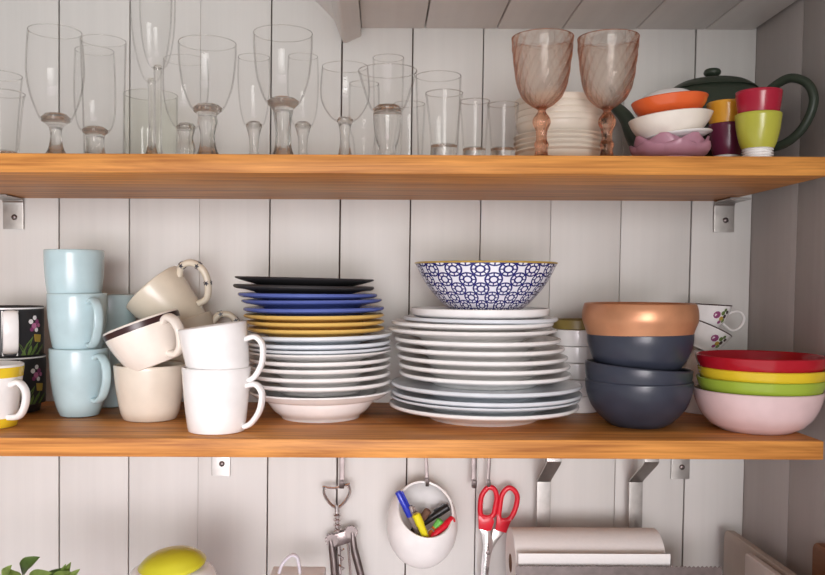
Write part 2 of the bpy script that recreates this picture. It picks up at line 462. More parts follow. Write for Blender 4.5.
def tumbler(name, label, cat, cx, Y, pts, base=8, t=.0013, group=None, mat=G_THIN, ripple=None, seg=56):
    s = Y / FPX; Z = Z_UP
    T = thing(name, label, cat, (X_at(cx, Y, Z + .05), Y, Z), group=group)
    o = sm(pxprof(pts, Y, Z, CF(cx)), 4); r0 = o[0][0]
    o = [(r0, base * s * .5)] + [p for p in o if p[1] > base * s * .5 + .001]
    ro, zo = o[-1]
    rim = lathe([(ro - t * .5 + t * .42 * math.cos(q), zo + t * .42 * math.sin(q)) for q in [2 * PI * k / 8 for k in range(9)]], seg)
    build('wall', [(lathe(shell(o, t, .0016), seg, ripple), mat), (rim, G_THICK)], T)
    build('base', [(lathe([(0, .0012), (r0 * .8, .0012), (r0 * .86, 0), (r0 * .97, .0004), (r0, .002), (r0 + .0001, base * s * .5 - .0002), (0, base * s * .5 - .0002)], seg), G_THICK)], T)
    return T
GG = 'clear drinking glasses on the top shelf'
def fac(n, amp): return lambda a, r, z: 1 + amp * math.cos(n * a)
tumbler('tumbler', 'clear straight tumbler at the left end of the top shelf, cut by the frame edge', 'glass', 2, 1.02, [(17, 161), (18, 143), (22, 105), (24.5, 95)], 14, group=GG)
tumbler('tumbler', 'taller clear tumbler right behind the glass cut by the left frame edge', 'glass', -3, 1.11, [(19, 170), (21, 140), (25, 95), (27, 77)], 10, group=GG)
goblet('beer_goblet', 'large clear beer goblet, first stemmed glass from the left', 'glass', 55.5, 1.025,
       [(15, 123), (20, 114), (26.5, 96), (30, 76), (29.4, 55), (27.8, 33)], [(10, 126), (6.5, 131), (6.2, 140), (8, 150), (12, 157)], 22, .0012, GG, solid=8)
goblet('beer_glass', 'straight-sided short-stemmed glass just right of the large beer goblet', 'glass', 95, 1.1,
       [(13, 134), (18, 127), (21, 110), (21.3, 80), (20, 52)], [(10, 137), (9, 146), (11, 156), (14, 166)], 18, .0012, GG, solid=6)
tumbler('highball_glass', 'tall wide highball glass standing behind the straight-sided short-stemmed glass', 'glass', 104, 1.19,
        [(20, 179), (20.5, 150), (22, 90), (23.5, 42)], 12, group=GG, ripple=fac(18, .006))
tumbler('cut_tumbler', 'wide fluted tumbler behind the stem of the tall champagne flute', 'glass', 151, 1.19,
        [(25, 179), (26, 150), (27, 120), (27.5, 96)], 30, group=GG, mat=G_TINT, ripple=lambda a, r, z: 1 + .03 * abs(math.sin(10 * a)) * (1 if z < .08 else .15), seg=80)
goblet('champagne_flute', 'tallest champagne flute, its bowl reaching out of the top of the frame', 'glass', 151.5, 1.02,
       [(4, 84), (9, 78), (15, 60), (19.5, 35), (21.5, 5), (21.5, -40)], [(3.6, 92), (3.4, 120), (4, 146), (8, 158)], 20, .0011, GG, solid=5)
goblet('champagne_flute', 'second champagne flute, close behind the tallest one, bowl ending a little higher', 'glass', 158, 1.115,
       [(4.5, 70), (10, 65), (15, 48), (18, 20), (18.5, -30)], [(4, 78), (3.6, 120), (4, 150), (8, 168)], 18, .0011, GG, solid=4)
goblet('wine_glass', 'wine glass with a round bowl half hidden behind the goblet right of the flutes', 'glass', 186, 1.14,
       [(9, 130), (14, 125), (21, 108), (23.5, 85), (22.5, 61)], [(8, 134), (7, 140), (9, 150), (7, 165)], 18, .0011, GG, facet=fac(8, .06))
goblet('goblet', 'wide clear goblet with a knobbly faceted stem, just right of the champagne flutes', 'glass', 207.5, 1.025,
       [(14, 112), (19, 105), (25.5, 87), (29, 62), (29.4, 44)], [(9, 117), (10, 123), (7.5, 133), (7.4, 142), (9.5, 152), (13, 158)], 22, .0012, GG, solid=7, facet=fac(8, .05))
goblet('sherry_glass', 'slim tulip glass left of and behind the tallest wide goblet', 'glass', 254, 1.12,
       [(8, 128), (11, 123), (14.5, 108), (16.5, 82), (16.2, 58)], [(7, 131), (5, 140), (5, 155), (8, 168)], 15, .0011, GG)
goblet('sherry_glass', 'slim tulip glass right of and behind the tallest wide goblet', 'glass', 303, 1.12,
       [(8, 128), (11, 123), (14.5, 108), (16, 82), (15, 57)], [(7, 131), (5, 140), (5, 155), (8, 168)], 15, .0011, GG)
goblet('goblet', 'tall wide goblet with a square-cut stem, between the two slim tulip glasses', 'glass', 283, 1.025,
       [(15, 105), (20, 98), (26.5, 78), (29.4, 53), (30, 34)], [(11, 109), (9, 116), (7.6, 128), (7.6, 142), (8.6, 150), (11, 157)], 22, .0012, GG, solid=7, facet=fac(4, .06))
goblet('balloon_wine_glass', 'round balloon wine glass with a pale rim, left of the flared glass', 'glass', 345, 1.05,
       [(8, 122), (15, 117), (23, 104), (25, 90), (23.2, 67)], [(6.5, 125), (5.3, 132), (5.3, 146), (8, 160)], 20, .001, GG, solid=5)
tumbler('small_tumbler', 'small round-bottomed glass half hidden between the balloon glass and the flared glass', 'glass', 364, 1.15,
        [(9, 176), (10, 152), (12, 138), (15, 128), (15.5, 105), (15, 84)], 30, group=GG)
tumbler('highball_glass', 'narrow highball glass whose rim shows above and behind the flared glass', 'glass', 388, 1.2,
        [(13, 180), (14, 140), (15, 100), (15.8, 58)], 10, group=GG)
goblet('flared_glass', 'flared cocktail glass with a thick solid tapering foot', 'glass', 387.5, 1.02,
       [(14, 112), (18.5, 106), (24, 90), (29.8, 71)], [(14.5, 114), (14, 124), (11.5, 140), (9.2, 148), (9.5, 158)], 12, .0014, GG, solid=7)
tumbler('highball_glass', 'wide straight highball glass behind the largest of the three shot glasses', 'glass', 438, 1.13,
        [(20, 172), (20.5, 150), (22, 110), (23, 76)], 10, group=GG)
tumbler('tumbler', 'plain tumbler right behind the flared cocktail glass, left of the wide highball', 'glass', 409, 1.14,
        [(13, 172), (14, 150), (15.5, 120), (16, 104)], 10, group=GG)
tumbler('shot_glass', 'largest of the three shot glasses, nearest the flared glass', 'glass', 444, 1.015, [(13.4, 160), (13.6, 141), (16, 115), (19, 93)], 30, group=GG)
tumbler('shot_glass', 'middle shot glass of the row of three', 'glass', 474.5, 1.015, [(11.5, 160), (11.8, 145), (13.5, 122), (15.6, 101)], 24, group=GG)
tumbler('shot_glass', 'shot glass right beside the left rose-pink goblet', 'glass', 503, 1.015, [(12.5, 160), (12.6, 145), (14, 125), (16, 104)], 24, group=GG)

def swirl(a, r, z): return 1 + .028 * math.cos(17 * (a - 20.0 * z)) * min(1, max(0, (.155 - z) / .02)) 
PG = 'rose-pink swirled goblets'
for cx, lab in ((542, 'rose-pink swirled glass goblet beside the shot glasses'), (607.5, 'rose-pink swirled glass goblet nearest the orange dish')):
    goblet('pink_goblet', lab, 'glass', cx, .998,
           [(6, 107.5), (12, 104), (20, 96), (25.5, 82), (28.5, 62), (31.4, 37)],
           [(3.8, 110), (5, 113), (8.4, 118), (8.8, 123), (6.2, 129), (5.4, 134), (5.6, 140), (7.4, 144), (6, 149), (7, 155)], 17, .0013, PG,
           G_PINK, G_PINKT, swirl, 132, 3, fac(10, .04))

# ------------------------------------------------------------------ upper shelf crockery
def plate_prof(Rr, h, t, foot=.56, lip=.0034):
    f = foot * Rr
    return [(0, .003), (f - .006, .003), (f - .005, 0), (f, 0), (f + .002, .0018)] + \
        sm([(f + .004, .0038), ((f + Rr) / 2, h * .5), (Rr - .005, h - lip - .0006)], 3) + \
        [(Rr - .0008, h - lip * .72), (Rr, h - lip * .4), (Rr - .0008, h - lip * .08), (Rr - .002, h)] + \
        sm([(Rr - .004, h - .0006), ((f + Rr) / 2 + .004, max(t + .001, h * .62)), (f + .006, t + .0004), (f - .004, t)], 3) + [(0, t)]
def bowl_prof(outer, t, bt): return shell(sm(outer, 4), t, bt)
def zpx(y, Y): return at(PPX, y, Y).z

s = 1.085 / FPX
Yp = 1.085; cxp = 559
xs = X_at(cxp, Yp, Z_UP + .02)
zs = [zpx(y, Yp) for y in (151, 146, 141, 136)]
labs = ['cream side plate at the bottom of the stack behind the pink goblets', 'cream side plate second from the bottom behind the pink goblets',
        'cream side plate third from the bottom behind the pink goblets', 'cream side plate directly under the cream bowls behind the pink goblets']
for i, z in enumerate(zs):
    h = zs[0] - Z_UP
    o = build('side_plate', [(lathe(plate_prof(.0575, h, (zs[1] - zs[0]), .62)), M_STONE)])
    tag(o, labs[i], 'plate', 'cream plates behind the pink goblets', (xs, Yp, z - h))
zb0 = zs[3] - h + (zs[1] - zs[0])
labs = ['cream bowl at the bottom of the four cream bowls behind the pink goblets', 'second cream bowl from the bottom behind the pink goblets',
        'third cream bowl from the bottom behind the pink goblets', 'topmost cream bowl of the stack behind the pink goblets']
hb = zpx(120, Yp) - zb0
for i, y in enumerate((120, 114, 108, 101)):
    zr = zpx(y, Yp)
    o = build('cream_bowl', [(lathe(shell([(.03, 0), (.034, .002)] + sm([(.045, hb * .3), (.0515, hb * .62), (.0532, hb * .8)], 3) + [(.0545, hb * .84), (.0548, hb)], .0025, .0035)), M_STONE)])
    tag(o, labs[i], 'bowl', 'cream bowls behind the pink goblets', (xs - .0006 * i, Yp, zr - hb))

# teapot
tx, ty = .447, 1.158
T = thing('teapot', 'large dark green teapot behind the colourful cups and dishes', 'teapot', (tx, ty, Z_UP), (0, 0, math.atan2(1.05 - ty, .54 - tx)))
pot = shell(sm([(.046, 0), (.052, .004), (.07, .022), (.080, .05), (.078, .08), (.068, .103), (.056, .114)], 4), .004, .005)
build('body', [(lathe(pot), M_GREEN)], T)
build('spout', [(tube([(-.06, 0, .026), (-.086, 0, .038), (-.104, 0, .062), (-.118, 0, .092), (-.136, 0, .112)], .014, 14, 6, taper=lambda t: 1.3 - .75 * t), M_GREEN)], T).rotation_euler = (0, 0, R(13))
build('handle', [(sweep(cr_spline([(.064, 0, .092), (.084, 0, .108), (.105, 0, .1145), (.126, 0, .103), (.133, 0, .08), (.122, 0, .052), (.1, 0, .034), (.07, 0, .028)], 7), .0064, .0056, 14, (0, 1, 0)), M_GREEN)], T)
lid = build('lid', [(lathe(sm([(0, .113), (.053, .1142), (.0565, .1158), (.051, .121), (.04, .1268), (.026, .1292), (.012, .13), (0, .1305)], 4)), M_GREEN)], T)
build('knob', [(lathe(sm([(0, .129), (.006, .131), (.0055, .134), (.0105, .138), (.0108, .142), (.008, .145), (0, .1455)], 4)), M_GREEN)], lid)

# lotus dish and the dishes on it
Yd = 1.025; sd = Yd / FPX
xd = X_at(670, Yd, Z_UP)
pet = bmesh.new()
for ring, (rad, hh, n, off, r0) in enumerate(((.0475, .0185, 7, .2, .020), (.044, .027, 7, .7, .018))):
    for k in range(n):
        a = 2 * PI * (k + off) / n; w = rad * .50; gridp = []
        for iu in range(9):
            row = []
            for iv in range(9):
                u = iu / 8; v = iv / 8 * 2 - 1
                wid = w * max(.02, 1 - abs((u - .55) / .46) ** 3.2) ** .55 if u > .55 else w * (.45 + .55 * math.sin(u / .55 * PI / 2))
                an = a + wid * v / (rad * (.5 + .5 * u))
                rr = (r0 + (rad - r0) * math.sin(u * PI / 2) ** .9) * (1 - .05 * v * v)
                row.append(pet.verts.new((rr * math.cos(an), rr * math.sin(an), .003 + hh * (.15 * u + .85 * u ** 2.2))))
            gridp.append(row)
        for iu in range(8):
            for iv in range(8): pet.faces.new([gridp[iu][iv], gridp[iu + 1][iv], gridp[iu + 1][iv + 1], gridp[iu][iv + 1]])
sol = bmesh.ops.solidify(pet, geom=pet.faces[:], thickness=.003)
core = lathe([(0, 0), (.024, 0), (.031, .004), (.037, .014), (.034, .0145), (.027, .008), (0, .006)], 40)
o = build('lotus_dish', [(join(pet, core), M_PETAL)])
tag(o, 'mauve lotus-petal dish at the bottom of the small dish stack', 'dish', 'small dishes stacked before the teapot', (xd, Yd, Z_UP))
def oval(bm, sx, sy): return xf(bm, Matrix.Diagonal((sx, sy, 1, 1)))
o = build('saucer', [(lathe(plate_prof(.041, .011, .004, .5, .003), 48), M_WHITE)])
p = at(677, 138, Yd); tag(o, 'thin white saucer tilted on the mauve lotus dish', 'saucer', 'small dishes stacked before the teapot', (p.x, Yd, p.z - .007), (0, R(-6), 0))
def lip_dish(Rr, h, mats, tip, name, lab, loc, rot):
    def rip(a, r, z): return 1 + tip * max(0, math.cos(a)) ** 10 * (z / h) 
    pr = shell(sm([(Rr * .55, 0), (Rr * .72, h * .18), (Rr * .9, h * .55), (Rr, h)], 4), .003, .004)
    bm = lathe(pr, 72, rip)
    o = build(name, [(bm, mats)])
    return tag(o, lab, 'dish', 'small dishes stacked before the teapot', loc, rot)
p = at(670, 140, Yd); od = lip_dish(.046, .027, M_CREAM2, .16, 'sauce_dish', 'white pouring dish with a pointed lip under the orange dish', (p.x, Yd, p.z), (0, R(-6), 0))
p = at(670, 119.5, Yd); lip_dish(.0435, .023, M_ORANGE, .06, 'orange_dish', 'bright orange shallow dish in the small dish stack', (p.x, Yd, p.z), (0, R(-5), 0))
p = at(667.5, 103.5, Yd)
o = build('small_white_dish', [(xf(lathe(shell(sm([(.016, 0), (.021, .001), (.031, .007), (.0355, .014)], 4), .0025, .003), 48), Matrix.Rotation(PI, 4, 'X') @ Matrix.Translation((0, 0, -.0145))), M_WHITE)])
tag(o, 'small white dish upside down on top of the orange dish', 'dish', 'small dishes stacked before the teapot', (p.x, Yd, p.z), (0, R(-4), 0))

# ribbed handleless cups
def ribbed_cup(label, cx, Y, Rr, h, mat, z, xfix=None):
    T = thing('espresso_cup', label, 'cup', (X_at(cx, Y, z + .03) if xfix is None else xfix, Y, z), group='ribbed handleless cups')
    rb = [(0, .0), (Rr * .60, 0)]
    nr = 4; hr = h * .24
    for k in range(nr):
        z0 = hr * k / nr
        rb += [(Rr * .58, z0 + hr * .02), (Rr * .665, z0 + hr * .08), (Rr * .67, z0 + hr * .15), (Rr * .58, z0 + hr * .21)]
    rb += [(Rr * .66, hr), (0, hr)]
    build('ribbed_foot', [(lathe(rb, 40), M_WHITE)], T)
    out = sm([(Rr * .68, hr), (Rr * .8, hr + (h - hr) * .2), (Rr * .92, hr + (h - hr) * .55), (Rr, h)], 4)
    build('cup_wall', [(lathe(shell(out, .0028, .003), 48), mat)], T)
    return T
Yc = .995
r_ = 22 * Yc / FPX
zl = zpx(113.5, Yc) - Z_UP
ribbed_cup('lime green cup with a white ribbed foot, under the red cup', 758, Yc, r_, zl, M_CUPLIME, Z_UP)
zr = zpx(91, Yc)
ribbed_cup('red cup stacked in the lime green cup before the teapot', 758.5, Yc, r_, zl, M_CHERRY, zr - zl)
Yc2 = 1.045; r2 = .0232
zl2 = zpx(124, Yc2) - Z_UP
ribbed_cup('plum purple cup with a ribbed foot, under the amber cup', 727, Yc2, r2, zl2, M_PURPLE, Z_UP)
ribbed_cup('amber yellow cup stacked in the plum purple cup', 726.5, Yc2, r2, zl2, M_AMBER, zpx(102, Yc2) - zl2)

# ------------------------------------------------------------------ mugs on the lower shelf
def handle_bm(pts, w, t, r_sink=0.0, n=7):
    return sweep(cr_spline([(r, 0, z) for r, z in pts], n), w, t, 14, (0, 1, 0), power=2.6)
def mug(name, label, group, loc, rot, outer, t, bt, mat, hpts=None, hw=.006, ht=.0035, phi=0, extra=None, cat='mug', inner=None):
    T = thing(name, label, cat, loc, rot, group)
    build('body', [(lathe(shell(outer, t, bt), 64), mat)] + (extra or []), T)
    if hpts:
        h = build('handle', [(handle_bm(hpts, hw, ht), mat)], T); h.rotation_euler = (0, 0, phi)
    return T

# pale blue mugs
Yb = 1.135; sb = Yb / FPX
bl_out = [(.0005, 0), (.0235, 0)] [1:] + sm([(.0262, .0012), (.0315, .014), (.0365, .036), (.0395, .062), (.0403, .0895)], 4)
bk = .955
bl_out = [(r * bk, z) for r, z in bl_out]
bl_h = [(.0375, .079), (.05, .082), (.0605, .072), (.0625, .052), (.055, .032), (.0435, .023), (.0345, .0235)]
zb = [Z_LOW, zpx(294.5, Yb) - .0905, zpx(251.5, Yb) - .0905]
cxs = [79.5, 77.5, 74.5]
labs = ['pale blue mug at the bottom of the front blue stack', 'pale blue mug in the middle of the front blue stack', 'topmost pale blue mug with its handle turned away to the left']
phis = [R(-38), R(-46), R(140)]
m0 = None
for i in range(3):
    loc = (X_at(cxs[i], Yb, zb[i] + .05), Yb, zb[i])
    if m0 is None: m0 = mug('blue_mug', labs[0], 'pale blue mugs', loc, (0, 0, phis[0]), bl_out, .003, .005, M_BLUE, [(r * .98, z) for r, z in bl_h], .0062, .0032)
    else: dup(m0, labs[i], loc, (0, 0, phis[i]))
Yq = 1.224; xq = X_at(109, Yq, EYE)
dup(m0, 'pale blue mug half hidden behind the front blue stack, upper of the two there', (xq, Yq, zpx(296, Yq) - .0905), (0, 0, R(120)))
dup(m0, 'pale blue mug in the dark gap behind the front blue stack, lower one', (xq, Yq, Z_LOW), (0, 0, R(110)))

# cream cups
Ycr = 1.107; sc = Ycr / FPX
hc = zpx(366, Ycr) - Z_LOW
cr_out = [(.031, 0)] + sm([(.0335, .001), (.0375, .010), (.0415, .03), (.0443, .05), (.0457, hc)], 4)
mug('cream_cup', 'plain cream cup standing on the shelf under the tilted dark-rimmed mug', 'cream cups and mugs', (X_at(150, Ycr, Z_LOW + .03), Ycr, Z_LOW), (0, 0, 0), cr_out, .0032, .005, M_CREAM, cat='cup')
# dark rimmed mug leaning left in the cream cup
Yt = 1.088; st_ = Yt / FPX
a = R(-20.5)
H = .058
rc = at(140.5, 322.5, Yt); basep = rc - Vector((math.sin(a), 0, math.cos(a))) * H
t_out = [(.030, 0)] + sm([(.0325, .001), (.038, .012), (.0445, .03), (.0485, .046), (.049, H - .0085)], 4)
band = [(.0490, H - .0085), (.0493, H - .007), (.0494, H - .001), (.0488, H - .0003)]
tm_h = [(.046, .0475), (.058, .051), (.0685, .043), (.071, .028), (.063, .012), (.05, .005), (.036, .008)]
full = t_out + [(.0492, H)]
T = mug('dark_rimmed_mug', 'tilted off-white mug with a dark brown rim band, resting in the plain cream cup', 'cream cups and mugs', basep, (0, a, 0), full, .0032, .005, M_CREAM2, tm_h, .0068, .0042, R(-40),
        extra=[(lathe([(.0492, H - .0088), (.0497, H - .0085), (.0499, H - .0016), (.0492, H - .0013)], 64), M_BROWN)])
# ivory mugs with stars on the handles
def star_mesh(rr, th=.0006):
    bm = bmesh.new(); vs = []
    for k in range(10):
        q = rr if k % 2 == 0 else rr * .42
        vs.append(bm.verts.new((q * math.sin(PI * k / 5), q * math.cos(PI * k / 5), 0)))
    f = bm.faces.new(vs); ex = bmesh.ops.extrude_face_region(bm, geom=[f])
    bmesh.ops.translate(bm, vec=(0, 0, th), verts=[v for v in ex['geom'] if isinstance(v, bmesh.types.BMVert)])
    return bm
Ys = 1.205; ss = Ys / FPX
Hs = .082
s_out = [(.027, 0)] + sm([(.0305, .0015), (.035, .016), (.0405, .045), (.0445, .068), (.0455, Hs)], 4)
s_hp = [(.0425, .066), (.055, .074), (.07, .068), (.0755, .05), (.068, .032), (.052, .018), (.0365, .02)]
def star_mug(label, loc, rot, phi):
    T = thing('star_handled_mug', label, 'mug', loc, rot, 'ivory mugs with stars on the handle')
    build('body', [(lathe(shell(s_out, .0034, .005), 64), M_OLDCREAM)], T)
    path = cr_spline([(r, 0, z) for r, z in s_hp], 7)
    pr = [(sweep(path, .006, .0048, 14, (0, 1, 0)), M_OLDCREAM)]
    stars = bmesh.new()
    for i in (8, 18, 28):
        d = (path[i + 1] - path[i - 1]).normalized(); nrm = d.cross(Vector((0, 1, 0)))
        for side in (1, -1):
            for q in (0, 1):
                nv = (Vector((0, side, 0)) if q == 0 else (nrm * side))
                off = (.0058 if q == 0 else .0046)
                M = Matrix.Translation(path[i] + nv * off) @ nv.to_track_quat('Z', 'Y').to_matrix().to_4x4()
                join(stars, xf(star_mesh(.0042), M))
    h = build('handle', pr + [(stars, M_STAR)], T); h.rotation_euler = (0, 0, phi)
    return T
def lean(px, py, ang, Hh, Y):
    p = at(px, py, Y); return p - Vector((math.sin(ang), 0, math.cos(ang))) * Hh
a2 = R(-42)
star_mug('ivory mug with starred handle lying tilted on top, opening to the left', lean(152, 287.5, a2, Hs, Ys), (0, a2, 0), R(-14))
a3 = R(-19)
star_mug('ivory mug with starred handle under the tilted one, mostly hidden by the white mugs', lean(180, 322, a3, Hs, Ys + .004), (0, a3, 0), R(12))
# white mugs
Yw = 1.02; sw = Yw / FPX
Hw = zpx(368, Yw) - Z_LOW
w_out = [(.031, 0)] + sm([(.0335, .001), (.0352, .01), (.0385, .04), (.0412, Hw)], 4)
w_h = [(.0385, .056), (.051, .0575), (.0585, .047), (.0555, .027), (.045, .0115), (.0355, .0065)]
m1 = mug('white_mug', 'plain white mug standing on the shelf in front, lower of the two', 'plain white mugs', (X_at(216.5, Yw, Z_LOW + .04), Yw, Z_LOW), (0, 0, R(-14)), w_out, .003, .005, M_WHITE, w_h, .0058, .0034)
a4 = R(-8)
m2 = dup(m1, 'plain white mug stacked slightly tilted in the lower white mug', lean(212.5, 326, a4, Hw, Yw))
m2.rotation_mode = 'QUATERNION'; m2.rotation_quaternion = (Matrix.Rotation(a4, 3, 'Y') @ Matrix.Rotation(R(-10), 3, 'Z')).to_quaternion()

# yellow and white mug at the frame edge
Yy = 1.043; Hy = zpx(366, Yy) - Z_LOW
y_out = [(.0285, 0)] + sm([(.031, .001), (.033, .01), (.0372, Hy * .6), (.0408, Hy)], 4)
def rad_at(out, z):
    for (r0, z0), (r1, z1) in zip(out[:-1], out[1:]):
        if z0 <= z <= z1: return r0 + (r1 - r0) * (z - z0) / max(1e-9, z1 - z0)
    return out[-1][0]
def band_bm(out, z0, z1, off=.0004, seg=64):
    zs = [z0 + (z1 - z0) * i / 4 for i in range(5)]
    return lathe([(rad_at(out, z0), z0)] + [(rad_at(out, z) + off, z) for z in zs] + [(rad_at(out, z1), z1)], seg)
def patch(out, a0, z0, poly, off=.0005):
    """flat outline (arc length, height) wrapped on the wall of a vessel"""
    bm = bmesh.new(); vs = []
    for u, v in poly:
        r = rad_at(out, z0 + v); an = a0 + u / r
        vs.append(bm.verts.new(((r + off) * math.cos(an), (r + off) * math.sin(an), z0 + v)))
    f = bm.faces.new(vs); ex = bmesh.ops.extrude_face_region(bm, geom=[f])
    for v in [v for v in ex['geom'] if isinstance(v, bmesh.types.BMVert)]:
        l = math.hypot(v.co.x, v.co.y); k = (l - off * 1.6) / l; v.co.x *= k; v.co.y *= k
    return bm
def disc(r, n=10, sx=1, sy=1, cx=0, cy=0, rot=0):
    return [(cx + r * sx * math.cos(2 * PI * k / n + rot) , cy + r * sy * math.sin(2 * PI * k / n + rot)) for k in range(n)]
ext = [(band_bm(y_out, Hy - .0145, Hy - .002), M_YEL), (band_bm(y_out, .001, .0125), M_YEL)]
dots = bmesh.new()
for k in range(6):
    for z in (.022, .038): join(dots, patch(y_out, -.95 - k * .62, z, [(-.0045, -.004), (.0045, -.004), (.0045, .004), (-.0045, .004)]))
ext.append((dots, M_YEL))
T = mug('yellow_spotted_mug', 'white mug with yellow bands and spots at the left frame edge', None, (X_at(-11, Yy, Z_LOW + .04), Yy, Z_LOW), (0, 0, R(-24)), y_out, .003, .005, M_WHITE,
    [(.0375, .0535), (.05, .057), (.0605, .047), (.0595, .03), (.05, .0165), (.0335, .0135)], .0052, .0036, 0, ext)
# black floral mugs
Yf = 1.168; Hf = zpx(357, Yf) - Z_LOW
f_out = [(.034, 0)] + sm([(.0385, .001), (.0395, .006), (.0402, .011)], 3) + [(.0458, .0125), (.0465, .02), (.0467, .045), (.0469, Hf)]
def floral_mug(label, z, px):
    def P(a, zz, poly): return patch(f_out, R(a), zz, poly, .0005)
    parts = {}
    def add(m, b):
        parts[m] = join(parts[m], b) if m in parts else b
    for base in (-22, 100, 190):
        for du, dv, rr, mm in ((0, .052, .0042, M_FLOWER), (-.0055, .058, .0034, M_WHITE), (.0055, .0575, .0034, M_LILAC), (.001, .063, .0032, M_WHITE), (.004, .0465, .003, M_WHITE), (-.004, .0475, .003, M_LILAC), (.009, .0525, .0028, M_FLOWER)):
            add(mm, P(base, 0, disc(rr, 10, 1, 1, du, dv)))
        add(M_GOLD, P(base + 8, 0, [(-.0065, .041), (-.005, .0305), (.0055, .0295), (.0075, .0395)]))
        for u0, lean_, top in ((-.014, -.012, .034), (-.009, .004, .026), (-.004, .012, .03), (.006, .014, .026), (-.018, .016, .038)):
            add(M_LEAFD, P(base, 0, [(u0 - .0018, .013), (u0 + .0018, .013), (u0 + lean_ * .6 + .0026, .013 + (top - .013) * .6), (u0 + lean_, top), (u0 + lean_ * .5 - .002, .013 + (top - .013) * .6)]))
    ex = [(b, m) for m, b in parts.items()]
    ex.append((patch(f_out, R(-63), 0, [(-.010, .0128), (.0095, .0128), (.0105, Hf - .004), (-.0105, Hf - .004)], .0004), M_WHITE))
    ex.append((band_bm(f_out, Hf - .0022, Hf - .0002, .0003), M_WHITE))
    ex.append((patch(f_out, R(-112), 0, disc(.012, 14, .8, 1.6, 0, .036)), M_PINK))
    ex.append((patch(f_out, R(-110), 0, disc(.005, 12, 1, 1, .001, .05), .0008), M_REDPL))
    T = thing('floral_mug', label, 'mug', (X_at(px, Yf, z + .03), Yf, z), group='black floral mugs')
    build('body', [(lathe(shell(f_out, .003, .006), 64), M_BLACK)] + ex, T)
    h = build('handle', [(handle_bm([(.046, .066), (.055, .07), (.0615, .06), (.062, .042), (.056, .024), (.046, .019)], .0098, .004), M_WHITE)], T)
    h.rotation_euler = (0, 0, R(-63)); h['label'] = 'white handle'
    return T
floral_mug('black floral mug with a white handle, lower of the two behind the yellow mug', Z_LOW, 10)
floral_mug('black floral mug with a white handle stacked on the other black floral mug', zpx(308.5, Yf) - Hf, 8)

# ------------------------------------------------------------------ plate stacks
Y1 = 1.13; s1 = Y1 / FPX
def mid(xl, xr): return (xl + xr) / 2, (xr - xl) / 2
left = [  # name, xl, xr, rim y, material, rim height, foot share, tilt, label
    ('soup_plate', 249.5, 392.3, 389, M_WHITE, None, 0, -.6, 'deep white soup plate at the very bottom of the left plate stack'),
    ('white_plate', 249, 391.3, 379.5, M_WHITE, .0165, .56, -.6, 'white plate directly on the deep soup plate'),
    ('white_plate', 249, 390.8, 371.5, M_WHITE, .0165, .56, -.6, 'white plate second above the deep soup plate'),
    ('white_plate', 249, 390.8, 363.5, M_WHITE, .0165, .56, -.6, 'white plate third above the deep soup plate'),
    ('white_plate', 248.5, 391.3, 356.5, M_WHITE, .0165, .56, -.6, 'white plate fourth above the deep soup plate'),
    ('white_plate', 248, 391.3, 349.5, M_WHITE, .0165, .56, -.6, 'white plate fourth below the lowest mustard plate, close under the next'),
    ('white_plate', 248, 391.3, 345.7, M_WHITEB, .0165, .56, -.6, 'bluish white plate third below the lowest mustard plate'),
    ('white_plate', 247.5, 390.8, 340.5, M_WHITEB, .0165, .56, -.6, 'white plate second below the lowest mustard plate'),
    ('white_plate', 246.5, 391.8, 332.9, M_WHITEB, .0165, .56, -.8, 'white plate directly under the lowest mustard plate'),
    ('mustard_plate', 247.5, 384.3, 326.8, M_YELLOWP, .0135, .66, -.3, 'lowest of the three mustard yellow plates'),
    ('mustard_plate', 246.5, 384.3, 320.2, M_YELLOWP, .0135, .66, -.3, 'middle of the three mustard yellow plates'),
    ('mustard_plate', 244.5, 384, 313.7, M_YELLOWP, .0135, .66, -.3, 'topmost of the three mustard yellow plates'),
    ('blue_plate', 244, 384.3, 307, M_COBALT, .0135, .66, -.5, 'lowest of the three cobalt blue plates'),
    ('blue_plate', 242, 382.1, 299.3, M_COBALT, .0135, .66, -.5, 'middle of the three cobalt blue plates'),
    ('blue_plate', 238.5, 377.3, 293.2, M_COBALT, .0135, .66, .3, 'topmost of the three cobalt blue plates'),
    ('black_plate', 234, 374.1, 285.5, M_BLACK, .0135, .66, .9, 'lower of the two black plates'),
    ('black_plate', 235.5, 373.8, 278.1, M_BLACK, .0135, .66, 1.1, 'black plate on the very top of the left stack'),
]
zz = Z_LOW
info = []
for k, (nm, xl, xr, y, m, h, ft, tilt, lab) in enumerate(left):
    cx, hw = mid(xl, xr); zr = zpx(y, Y1)
    if h is None: h = zr - Z_LOW
    info.append((nm, cx, hw * s1 * 1.002, zr, h, zr - h))
